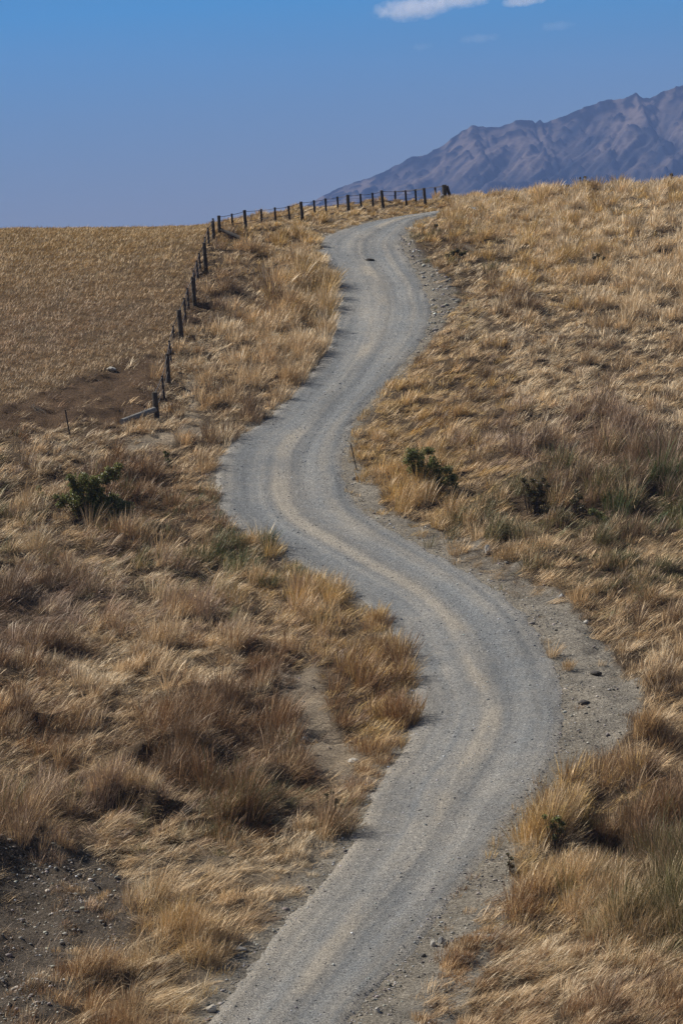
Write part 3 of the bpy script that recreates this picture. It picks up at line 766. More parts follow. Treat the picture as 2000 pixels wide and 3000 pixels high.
def crop_field(n):
    x, y = scatter(n, y0=128, power=0)
    left = x < 2
    x, y = x[left], y[left]
    m = masks(x, y)
    keep = rng.random(len(x)) < m['crop'] * (1 - 0.9 * m['dark'])
    x, y = x[keep], y[keep]; px = m['px'][keep]; py = m['py'][keep]
    n = len(x)
    # drilled rows curving over the field, and lodged patches
    row = np.sin((x * 0.55 + y * 0.84 + 1.2 * fbm(x / 14, y / 14, 171, 2)) * 2 * np.pi / 0.75)
    pat = fbm(x / 0.8, y / 1.0, 173, 3)
    k = rng.random(n) < np.clip(0.60 + 0.36 * row + 0.7 * pat, 0.08, 1)
    x, y, px, py, pat = x[k], y[k], px[k], py[k], pat[k]; n = len(x)
    L = np.clip(0.21 + 0.12 * pat, 0.10, 0.38) * np.exp(rng.normal(0, 0.2, n))
    az = 0.2 + 2.2 * fbm(x / 1.2, y / 1.5, 177, 2) + rng.normal(0, 0.7, n)
    th0 = np.clip(0.22 + np.abs(rng.normal(0, 0.25, n)), 0, 1.2); th1 = th0 + rng.uniform(0.1, 1.0, n)
    w = 0.0095 * (y / 100) * rng.uniform(0.7, 1.3, n)
    up = sstep(980, 680, py)                                # browner below, ochre and greener on the crest
    lo = np.array([0.40, 0.262, 0.145]); hi = np.array([0.43, 0.272, 0.105])
    col = lo * (1 - up[:, None]) + hi * up[:, None]
    edge = np.exp(-np.abs(px - 560) / 90) + sstep(1010, 1120, py + 0.26 * px - 20)
    col = col * (1 - 0.5 * np.clip(edge, 0, 1)[:, None]) + np.array([0.50, 0.345, 0.175]) * 0.5 * np.clip(edge, 0, 1)[:, None]
    g = rng.random(n) < 0.07 + 0.05 * up
    col[g] = np.array([0.22, 0.16, 0.06])
    col = col * (np.exp(rng.normal(0, 0.22, n)) * (1 + 0.22 * fbm(x / 2.5, y / 4, 179, 2)))[:, None]
    return x, y, L, az, th0, th1, w, col

DENS = 1.0
a = tussocks(int(69000 * DENS), 34)
print('standing grass blades', len(a[0]))
blades('standing_grass', *a, 3, 'tall dry straw grass standing in clumps all over the slope', 'grass', head=1.15)
a = lodged(int(106000 * DENS), 24)
print('lodged grass blades', len(a[0]))
blades('flattened_grass', *a, 3, 'long pale straw blown flat in swirls between the standing clumps', 'grass')
a = litter(int(560000 * DENS))
print('litter blades', len(a[0]))
blades('grass_litter', *a, 2, 'short broken brown grass covering the soil under the taller growth', 'grass')
a = crop_field(int(1150000 * DENS))
print('crop blades', len(a[0]))
blades('standing_crop', *a, 2, 'even brown ripe crop covering the paddock left of the fence', 'crop', head=1.2)

# ------------------------------------------------------------------ loose stones of the road and its edges
ICO_V, ICO_F = None, None
def ico():
    global ICO_V, ICO_F
    if ICO_V is None:
        bm = bmesh.new(); bmesh.ops.create_icosphere(bm, subdivisions=1, radius=1.0)
        ICO_V = np.array([v.co[:] for v in bm.verts]); ICO_F = np.array([[v.index for v in f.verts] for f in bm.faces]); bm.free()
    return ICO_V, ICO_F
def stones(name, x, y, size, col, label, cat):
    v0, f0 = ico(); n = len(x)
    V = v0[None] * (1 + rng.uniform(-0.35, 0.25, (n, len(v0), 1)))
    V = V * (size[:, None] * np.stack([rng.uniform(0.7, 1.4, n), rng.uniform(0.6, 1.1, n), rng.uniform(0.35, 0.75, n)], 1))[:, None, :]
    a = rng.uniform(0, 2 * np.pi, n); c, s = np.cos(a)[:, None], np.sin(a)[:, None]
    X = V[..., 0] * c - V[..., 1] * s; Y = V[..., 0] * s + V[..., 1] * c
    V = np.stack([X + x[:, None], Y + y[:, None], V[..., 2] + (surf_z(x, y) + size * 0.12)[:, None]], -1)
    F_ = (np.arange(n)[:, None, None] * len(v0) + f0[None]).reshape(-1)
    me = np_mesh(name, V.reshape(-1, 3), F_, np.full(n * len(f0), 3), MAT_PEBBLE, False, np.repeat(col, len(v0), axis=0))
    return tag(mesh_obj(name, me), label, cat, kind='stuff')
def stone_cols(n, base=(0.25, 0.245, 0.235), spread=0.4):
    c = np.array(base) * np.exp(rng.normal(0, spread, n))[:, None]
    return np.clip(c * (1 + rng.normal(0, 0.04, (n, 3))), 0.02, 0.7)
# gravel
x, y = scatter(190000, y0=76, y1=216)
sd = grid_at(SDF, x, y); t = grid_at(ACR, x, y)
loose = np.exp(-((t - 0.5) / 0.05) ** 2) * 0.2 + 1.2 * np.exp(-((sd - 0.10) / 0.38) ** 2) + 0.16 + 0.40 * sstep(-0.2, 0.4, fbm(t * 12, y / 12, 190, 3))
k = (sd < 0.65) & (rng.random(len(x)) < loose)
x, y = x[k], y[k]
stones('gravel', x, y, np.clip(0.0145 * np.exp(rng.normal(0, 0.45, len(x))) * (0.75 + y / 320), 0.007, 0.05), stone_cols(len(x), (0.25, 0.245, 0.235), 0.55), 'loose grey gravel and small stones lying along the road', 'gravel')
# stones on shoulders, bank and rubble
x, y = scatter(210000, y0=76, y1=216)
m = masks(x, y)
p = np.clip(0.85 * m['shoulder'] + 0.75 * m['bank'] + 0.9 * m['rubble'] + 0.12 * m['path'], 0, 1) * (grid_at(SDF, x, y) > 0.0)
p = p * np.clip(0.6 + 1.4 * fbm(x / 1.2, y / 1.2, 200, 3), 0.05, 1.5)
k = rng.random(len(x)) < p
x, y = x[k], y[k]; rb = m['rubble'][k]
sz = 0.021 * np.exp(rng.normal(0, 0.5, len(x))) * (1 + 1.7 * rb + 0.30 * m['bank'][k])
stones('rubble', x, y, np.clip(sz, 0.006, 0.16), stone_cols(len(x), (0.27, 0.245, 0.21), 0.5), 'broken stones and clods scattered along the bare road shoulder', 'rubble')

# ------------------------------------------------------------------ single rocks and clods
MAT_ROCK_PALE = mat_stone('pale_rock', (0.33, 0.30, 0.25), (0.52, 0.48, 0.41))
MAT_ROCK_GREY = mat_stone('grey_rock', (0.17, 0.16, 0.145), (0.33, 0.31, 0.28))
MAT_ROCK_DARK = mat_stone('dark_clod', (0.03, 0.025, 0.02), (0.085, 0.07, 0.055), 14)
def ground_at(px, py):
    x, y = hit(px, py); x, y = float(x[0]), float(y[0])
    # settle onto the real surface seen at that point
    rx, rz = ray(px, py)
    for _ in range(12):
        z = float(surf_z(np.array([x]), np.array([y]))[0])
        d = y + (rz * y - z) / 0.36 
        y = 0.5 * y + 0.5 * d; x = float(rx) * y
    return x, y, float(surf_z(np.array([x]), np.array([y]))[0])
def rock(name, px, py, wpx, hpx, label, cat, mat, seed, angular=0.25):
    x, y, z = ground_at(px, py)
    k = y / F
    w = wpx * k / 2; h = hpx * k / 2
    r = random.Random(seed)
    bm = bmesh.new(); bmesh.ops.create_icosphere(bm, subdivisions=2, radius=1.0)
    for _ in range(5):                                        # knock flats off the sides
        d = Vector((r.uniform(-1, 1), r.uniform(-1, 1), r.uniform(-0.3, 1))).normalized(); lim = r.uniform(0.55, 0.9)
        for v in bm.verts:
            q = v.co.dot(d)
            if q > lim: v.co -= d * (q - lim) * (0.5 + 2 * angular)
    for v in bm.verts: v.co *= 1 + r.uniform(-0.07, 0.07)
    for v in bm.verts: v.co = Vector((v.co.x * w, v.co.y * w * 0.85, v.co.z * h * 1.25))
    me = bpy.data.meshes.new(name); bm.to_mesh(me); bm.free()
    me.materials.append(mat)
    o = mesh_obj(name, me); o.location = (x, y, z + h * 0.55); o.rotation_euler = (0, 0, r.uniform(-0.4, 0.4))
    return tag(o, label, cat)
rock('rock', 620, 2962, 34, 24, 'pale rounded rock at the left edge of the road, nearest the camera', 'rock', MAT_ROCK_PALE, 1, 0.1)
rock('rock', 1040, 2236, 44, 20, 'flat pale slab of rock beside the dirt path, left of the lower bend', 'rock', MAT_ROCK_PALE, 2)
rock('rock', 1268, 2772, 20, 26, 'pale upright slab in the group of three rocks on the right shoulder', 'rock', MAT_ROCK_PALE, 3, 0.35)
rock('rock', 1292, 2762, 22, 22, 'grey rock behind the pale slab in the group on the right shoulder', 'rock', MAT_ROCK_GREY, 4)
rock('rock', 1304, 2774, 20, 16, 'small dark rock right of the pale slab on the right shoulder', 'rock', MAT_ROCK_DARK, 5)
rock('rock', 890, 2172, 26, 18, 'grey rock beside the dirt path among rusty tussocks', 'rock', MAT_ROCK_GREY, 6)
rock('rock', 1426, 1620, 20, 28, 'whitish upright rock on the bank right of the middle stretch of road', 'rock', MAT_ROCK_PALE, 7, 0.35)
rock('rock', 1644, 1752, 20, 16, 'grey rock on the right bank above the wide dirt shoulder', 'rock', MAT_ROCK_GREY, 8)
rock('rock', 325, 1084, 32, 14, 'pale flat rock at the lower edge of the crop field', 'rock', MAT_ROCK_PALE, 9)
rock('rock', 708, 2784, 36, 14, 'flat grey stone on the dirt between tall tussocks and road, lower left', 'rock', MAT_ROCK_GREY, 10)
rock('rock', 1040, 1406, 22, 16, 'dark rock at the foot of the leaning rod inside the bend', 'rock', MAT_ROCK_GREY, 11)
rock('rock', 244, 2832, 24, 12, 'small flat pale stone at the edge of the stony bank, lower left', 'rock', MAT_ROCK_PALE, 12)
rock('rock', 1104, 2964, 18, 16, 'small pale stone at the bottom right edge of the road', 'rock', MAT_ROCK_PALE, 13)
rock('rock', 1715, 1826, 18, 12, 'pale stone among rubble near the top of the wide dirt shoulder', 'rock', MAT_ROCK_PALE, 14)
rock('clod', 1745, 1975, 38, 12, 'dark brown clod on the wide dirt shoulder, the upper of two', 'clod', MAT_ROCK_DARK, 15, 0.05)
rock('clod', 1707, 2061, 40, 13, 'dark brown clod on the wide dirt shoulder, the lower of two', 'clod', MAT_ROCK_DARK, 16, 0.05)
rock('clod', 1083, 763, 30, 8, 'dark flattened clod lying on the road near the crest', 'clod', MAT_ROCK_DARK, 17, 0.05)

# ------------------------------------------------------------------ fences
def stick(name, p0, p1, r0, r1, mat, parent, sides=10, square=False, bend=0.0, seed=0):
    """a slightly rough post or rod between two points, as a mesh with its origin at p0 and its axis on local Z"""
    p0, p1 = Vector(p0), Vector(p1); L = (p1 - p0).length; r = random.Random(seed)
    n = 4 if square else sides; rows = 7
    bm = bmesh.new(); rings = []
    for k in range(rows):
        t = k / (rows - 1); rr = r0 + (r1 - r0) * t
        ring = []
        for s in range(n):
            a = 2 * math.pi * (s + 0.5) / n
            q = rr * (1 + r.uniform(-0.06, 0.06))
            ring.append(bm.verts.new((q * math.cos(a) + bend * math.sin(math.pi * t), q * math.sin(a), L * t + (r.uniform(-0.02, 0.02) * rr * 8 if k == rows - 1 else 0))))
        rings.append(ring)
    for k in range(rows - 1):
        for s in range(n): bm.faces.new((rings[k][s], rings[k][(s + 1) % n], rings[k + 1][(s + 1) % n], rings[k + 1][s]))
    bm.faces.new(rings[0][::-1])
    tip = bm.verts.new((0, 0, L + r1 * 0.18))
    for s in range(n): bm.faces.new((rings[-1][s], rings[-1][(s + 1) % n], tip))
    me = bpy.data.meshes.new(name); bm.to_mesh(me); bm.free(); me.materials.append(mat)
    o = mesh_obj(name, me, parent)
    q = (p1 - p0).to_track_quat('Z', 'Y')
    off = Vector(parent.location) if parent is not None else Vector((0, 0, 0))
    o.location = p0 - off; o.rotation_mode = 'QUATERNION'; o.rotation_quaternion = q
    return o
def tube(name, pts, r, mat, parent, sides=5):
    cu = []
    bm = bmesh.new(); prev = None
    off = Vector(parent.location) if parent is not None else Vector((0, 0, 0))
    pts = [Vector(p) - off for p in pts]
    for i, p in enumerate(pts):
        d = (pts[min(i + 1, len(pts) - 1)] - pts[max(i - 1, 0)]).normalized()
        a = d.cross(Vector((0, 0, 1)));  a = a.normalized() if a.length > 1e-4 else Vector((1, 0, 0)); b = d.cross(a).normalized()
        ring = [bm.verts.new(p + (a * math.cos(2 * math.pi * s / sides) + b * math.sin(2 * math.pi * s / sides)) * r) for s in range(sides)]
        if prev:
            for s in range(sides): bm.faces.new((prev[s], prev[(s + 1) % sides], ring[(s + 1) % sides], ring[s]))
        prev = ring
    me = bpy.data.meshes.new(name); bm.to_mesh(me); bm.free(); me.materials.append(mat)
    return mesh_obj(name, me, parent)
def empty(name, loc):
    o = bpy.data.objects.new(name, None); o.location = loc; o.empty_display_size = 0.5
    return link(o)
def upright(top, base, extra=10):
    """foot and head of a post seen between two points of the frame; its foot is hidden by grass for some pixels more"""
    f = (base[1] + extra - top[1]) / max(base[1] - top[1], 1)
    bx = top[0] + (base[0] - top[0]) * f; by = base[1] + extra
    x, y, z = ground_at(bx, by)
    rx, rz = ray(top[0], top[1])
    return Vector((x, y, z - 0.25)), Vector((float(rx) * y, y, float(rz) * y))

def fence(label, posts, battens, wires_h, struts, name='wire_fence', drop=10):
    feet = [upright(t, b, drop) for t, b, w in posts]
    root = empty(name, feet[0][0] + Vector((0, 0, 0.25)))
    tag(root, label, 'fence', 'post and wire fences by the crop field')
    line = []
    for i, ((t, b, w), (f, h)) in enumerate(zip(posts, feet)):
        r = w * f.y / F / 2
        stick('post', f, h, r * 1.05, r * 0.95, MAT_POST, root, 12, seed=i)
        line.append((f, h, r))
    allp = [(f, h, True) for f, h, r in line]
    for i, (t, b) in enumerate(battens):
        f, h = upright(t, b, drop * 0.4)
        r = 0.068 * f.y / 165
        stick('batten', f, h, r, r, MAT_BATTEN, root, square=True, seed=50 + i)
        allp.append((f, h, False))
    allp.sort(key=lambda a: a[1].y if name_axis == 'Y' else a[1].x)
    for frac, rad in wires_h:
        pts = []
        for f, h, big in allp:
            top = h - (h - f).normalized() * 0.06
            g = f + (h - f).normalized() * 0.25
            pts.append(g + (top - g) * frac + Vector((0.0, -0.03 if big else 0, 0)))
        dense = []
        for p, q_ in zip(pts[:-1], pts[1:]):
            for k in range(4):
                t = k / 4; dense.append(p.lerp(q_, t) - Vector((0, 0, 0.022 * 4 * t * (1 - t))))
        dense.append(pts[-1])
        tube('wire', dense, rad, MAT_WIRE, root)
    for (a, b, r, mat, da, db) in struts:
        ra = ray(*a); rb = ray(*b)
        stick('strut', (ra[0] * da, da, ra[1] * da), (rb[0] * db, db, rb[1] * db), r, r * 0.92, mat, root, 10, seed=9)
    return root, feet
name_axis = 'Y'
POSTS_A = [((453, 1150), (461, 1222), 17), ((490, 1037), (495, 1115), 13), ((524, 908), (534, 998), 15), ((564, 812), (571, 882), 12), ((598, 711), (604, 782), 12), ((623, 648), (628, 698), 11)]
BATT_A = [((475, 1100), (483, 1165)), ((496, 998), (504, 1067)), ((507, 955), (512, 1011)), ((540, 873), (546, 942)), ((549, 844), (555, 906)), ((567, 792), (574, 857)), ((576, 763), (582, 817)),
          ((583, 741), (589, 792)), ((600, 694), (603, 740)), ((609, 667), (614, 723)), ((624, 640), (629, 690))]
f1 = ground_at(461, 1232); g1 = ground_at(362, 1248)
fence('post and wire fence climbing the hill between the crop field and the road', POSTS_A, BATT_A, ((1.0, 0.020), (0.72, 0.009), (0.45, 0.015)),
      [((358, 1236), (453, 1200), 0.14, MAT_GREYWOOD, g1[1], f1[1] - 0.2)])
name_axis = 'X'
POSTS_B = [((641, 632), (644, 685), 10), ((716, 616), (722, 675), 10), ((881, 591), (887, 643), 10), ((1018, 571), (1021, 610), 10), ((1117, 558), (1123, 604), 9.5), ((1241, 551), (1246, 594), 9), ((1300, 542), (1303, 586), 14)]
BATT_B = [((679, 626), (684, 682)), ((765, 613), (768, 655)), ((805, 608), (809, 658)), ((845, 603), (850, 653)), ((919, 587), (923, 630)), ((953, 581), (956, 622)), ((988, 576), (991, 616)),
          ((1055, 568), (1059, 612)), ((1090, 565), (1094, 608)), ((1157, 559), (1160, 596)), ((1187, 558), (1191, 600)), ((1216, 555), (1219, 596)), ((1274, 548), (1279, 590))]
fb = [upright(*p[:2], 8)[0] for p in POSTS_B]
fence('post and wire fence along the skyline ridge behind the road', POSTS_B, BATT_B, ((1.0, 0.015), (0.80, 0.008), (0.52, 0.013), (0.28, 0.008)),
      [((711, 700), (645, 672), 0.11, MAT_BATTEN, fb[0].y - 1.0, fb[0].y), ((1268, 592), (1298, 573), 0.09, MAT_GREYWOOD, fb[-1].y - 1.2, fb[-1].y - 0.1), ((1322, 590), (1308, 545), 0.11, MAT_POST, fb[-1].y + 0.4, fb[-1].y + 0.15)], drop=8)

def rod(name, top, base, r, label, cat, mat):
    f, h = upright(top, base, 4)
    root = stick(name, f, h, r, r * 0.9, mat, None, 8, seed=4)
    return tag(root, label, cat)
rod('fence_stake', (192, 1201), (210, 1283), 0.035, 'lone thin dark stake leaning left in the flattened grass below the crop field', 'stake', MAT_BATTEN)
rod('marker_rod', (1026, 1298), (1048, 1374), 0.025, 'thin dark rod leaning left at the right edge of the road bend', 'rod', MAT_BATTEN)

# ------------------------------------------------------------------ shrubs and weeds
def leaf_cloud(centers, n_each, leaf, greens, flat=0.0):
    """many small leaf quads gathered in lobes: centers = (x, y, z, radius)"""
    V = []; C = []
    for (cx, cy, cz, r), n in zip(centers, n_each):
        d = rng.normal(0, 1, (n, 3)); d /= np.linalg.norm(d, axis=1, keepdims=True)
        rr = 1.12 * r * np.clip(rng.random(n) ** 0.62 * (1 + 0.35 * perlin(d[:, 0] * 3 + cx, d[:, 2] * 3 + cz, 8)), 0, 1.5)
        p = d * rr[:, None] * np.array([1, 0.9, 0.85]) + np.array([cx, cy, cz])
        p = p[perlin(p[:, 0] * 3.1 + 5, p[:, 2] * 3.1 + p[:, 1] * 2.3, 9) + 0.34 > rng.normal(0, 0.12, n)]; n = len(p)
        u = rng.normal(0, 1, (n, 3)); u /= np.linalg.norm(u, axis=1, keepdims=True)
        v = np.cross(u, rng.normal(0, 1, (n, 3))); v /= np.linalg.norm(v, axis=1, keepdims=True)
        s = leaf * rng.uniform(0.6, 1.3, n)[:, None]
        q = np.stack([p - u * s, p + v * s * 0.55, p + u * s, p - v * s * 0.55], 1)
        V.append(q.reshape(-1, 3))
        g = np.array(greens)[rng.integers(0, len(greens), n)] * np.exp(rng.normal(0, 0.25, n))[:, None]
        C.append(np.repeat(g, 4, axis=0))
    V = np.concatenate(V); C = np.concatenate(C)
    return V, C
def leaf_obj(name, V, C, parent):
    n = len(V) // 4
    me = np_mesh(name, V, np.arange(len(V)), np.full(n, 4), MAT_LEAF, False, C)
    return mesh_obj(name, me, parent)
def stems_obj(name, root_pts, tips, r, parent, mat=MAT_STEM):
    bm = bmesh.new()
    for a, b in zip(root_pts, tips):
        a, b = Vector(a), Vector(b); m = (a + b) / 2 + Vector((random.uniform(-1, 1), random.uniform(-1, 1), 0)) * (b - a).length * 0.08
        rings = []
        for p, rr in ((a, r), (m, r * 0.75), (b, r * 0.35)):
            rings.append([bm.verts.new(p + Vector((math.cos(k * 2 * math.pi / 5), math.sin(k * 2 * math.pi / 5), 0)) * rr) for k in range(5)])
        for i in range(2):
            for k in range(5): bm.faces.new((rings[i][k], rings[i][(k + 1) % 5], rings[i + 1][(k + 1) % 5], rings[i + 1][k]))
    me = bpy.data.meshes.new(name); bm.to_mesh(me); bm.free(); me.materials.append(mat)
    return mesh_obj(name, me, parent)
GREENS = [(0.140, 0.165, 0.048), (0.190, 0.205, 0.062), (0.100, 0.115, 0.038), (0.28, 0.26, 0.09), (0.15, 0.115, 0.055)]
DULL = [(0.100, 0.090, 0.036), (0.16, 0.110, 0.052), (0.10, 0.070, 0.038), (0.085, 0.085, 0.034)]
def shrub(base, lobes, label, name='shrub', greens=GREENS, leaf=0.036, dens=1.0, cat='shrub', group=None, stem=0.012):
    """lobes: (column, row, radius in frame pixels)"""
    x, y, z = ground_at(*base)
    root = empty(name, (x, y, z)); tag(root, label, cat, group)
    cs = []; ns = []
    for lx, ly, lr in lobes:
        rx, rz = ray(lx, ly); dy = random.uniform(-0.25, 0.25)
        k = y / F
        cs.append((float(rx) * y - x, dy, float(rz) * y - z, lr * k)); ns.append(int(dens * 1300 * (lr * k / 0.3) ** 2))
    V, C = leaf_cloud(cs, ns, leaf, greens)
    leaf_obj('foliage', V, C, root)
    A_ = []; B_ = []
    for c in cs:
        for _ in range(4):
            A_.append((c[0] * 0.35 + random.uniform(-0.15, 0.15), random.uniform(-0.12, 0.12), -0.1)); B_.append((c[0] + random.uniform(-.4, .4) * c[3], c[1] + random.uniform(-.4, .4) * c[3], c[2] + random.uniform(-.2, .8) * c[3]))
    stems_obj('stem', A_, B_, stem, root)
    return root
shrub((265, 1532), [(205, 1398, 12), (214, 1418, 14), (222, 1440, 17), (225, 1468, 28), (252, 1450, 30), (240, 1405, 25), (272, 1412, 24), (285, 1440, 22), (306, 1402, 20), (330, 1388, 24), (348, 1368, 15), (322, 1375, 14),
                    (300, 1472, 28), (332, 1462, 18), (270, 1488, 30), (358, 1482, 22), (372, 1498, 18), (235, 1496, 24), (192, 1462, 16), (176, 1478, 13), (322, 1500, 24), (285, 1512, 20), (165, 1455, 9), (386, 1480, 12)],
      'large dark green leafy shrub on the left slope, left of the bend', leaf=0.040, dens=1.15)
shrub((118, 1480), [(112, 1432, 9), (122, 1448, 10), (136, 1462, 9)], 'small dark sapling just left of the large left shrub', name='sapling', leaf=0.045, dens=0.8, stem=0.014)
shrub((1262, 1440), [(1200, 1325, 16), (1195, 1345, 20), (1225, 1330, 22), (1255, 1320, 16), (1230, 1360, 24), (1265, 1355, 22), (1210, 1375, 18), (1250, 1385, 24), (1285, 1385, 22), (1310, 1375, 16), (1325, 1400, 16),
                     (1275, 1410, 22), (1300, 1415, 18), (1330, 1425, 14)],
      'dark green bushy shrub on the right bank beside the road bend', leaf=0.034, dens=1.1)
shrub((1568, 1508), [(1532, 1408, 10), (1545, 1420, 13), (1560, 1408, 10), (1575, 1420, 13), (1590, 1405, 10), (1602, 1420, 10), (1550, 1445, 15), (1580, 1445, 16), (1565, 1470, 16), (1590, 1470, 12), (1570, 1490, 13)],
      'brown dock thicket with dark seed heads in the dip on the right', name='weed_thicket', greens=DULL, leaf=0.035, dens=0.9, cat='weeds', stem=0.016)
shrub((1690, 1525), [(1685, 1440, 9), (1695, 1455, 11), (1680, 1470, 11), (1698, 1485, 12), (1685, 1505, 12)],
      'narrow brown dock clump right of the larger thicket in the dip', name='weed_thicket', greens=DULL, leaf=0.033, dens=0.9, cat='weeds', stem=0.014)
shrub((1750, 1540), [(1735, 1500, 13), (1755, 1510, 14), (1770, 1520, 13)], 'low dark green weed patch at the far right of the dip', name='weed_thicket', greens=GREENS, leaf=0.035, dens=0.8, cat='weeds', stem=0.012)
shrub((492, 1376), [(484, 1325, 4), (487, 1336, 5), (492, 1330, 4), (489, 1350, 5), (495, 1348, 5), (492, 1362, 5), (500, 1368, 4)],
      'single upright green weed stalk near the left edge of the bend', name='weed', leaf=0.04, dens=2.2, cat='weed', stem=0.012)
shrub((1628, 2490), [(1600, 2395, 11), (1615, 2405, 12), (1632, 2398, 11), (1645, 2412, 10), (1620, 2425, 12), (1640, 2435, 11), (1625, 2455, 11)],
      'dark green thistle poking out of the tall golden grass on the lower right', name='thistle', leaf=0.035, dens=1.3, cat='weed', stem=0.012)
shrub((1493, 2560), [(1485, 2500, 6), (1497, 2512, 7), (1488, 2528, 8), (1500, 2540, 7)], 'dark thin weed on the dirt at the edge of the tall golden grass', name='weed', greens=DULL, leaf=0.03, dens=1.2, cat='weed', stem=0.01)
shrub((1698, 556), [(1697, 522, 3.5), (1698, 531, 4), (1712, 520, 4), (1711, 529, 4.5), (1713, 537, 5), (1698, 540, 5), (1722, 533, 3)], 'dark thistle standing on the skyline above the pale grass on the right', name='thistle', greens=DULL, leaf=0.05, dens=4, cat='weed', stem=0.016)
shrub((1648, 566), [(1642, 548, 4), (1649, 546, 4.5), (1658, 545, 3.5), (1665, 544, 3)], 'low dark weed on the skyline left of the tall thistle', name='weed', greens=DULL, leaf=0.05, dens=4, cat='weed', stem=0.014)
shrub((1964, 545), [(1962, 522, 5), (1966, 512, 4), (1968, 530, 5)], 'brown seedy weed on the skyline near the right edge', name='weed', greens=[(0.16, 0.10, 0.04), (0.09, 0.06, 0.03)], leaf=0.05, dens=3, cat='weed', stem=0.014)
shrub((1278, 686), [(1274, 662, 4), (1278, 660, 4), (1276, 668, 3)], 'thin dark weed in grass above the rubble beside the road crest', name='weed', greens=DULL, leaf=0.05, dens=3, cat='weed', stem=0.014)
shrub((1340, 775), [(1325, 742, 7), (1338, 735, 7), (1350, 745, 7), (1310, 748, 7), (1362, 740, 6)], 'low olive weed patch beside the rubble near the crest', name='weed_thicket', greens=[(0.12, 0.10, 0.04), (0.08, 0.07, 0.03)], leaf=0.05, dens=1.2, cat='weeds', stem=0.012)
shrub((1755, 785), [(1738, 755, 5), (1752, 748, 5), (1766, 757, 5)], 'small dark weeds in the pale grass high on the right slope', name='weed', greens=[(0.12, 0.09, 0.04), (0.07, 0.06, 0.03)], leaf=0.05, dens=1.6, cat='weed', stem=0.014)
shrub((970, 2400), [(955, 2330, 8), (972, 2320, 8), (985, 2345, 9), (1000, 2360, 9), (965, 2355, 9)], 'tall olive weeds beside the road on the lower left', name='weed_thicket', greens=DULL, leaf=0.03, dens=1.0, cat='weeds', stem=0.012)

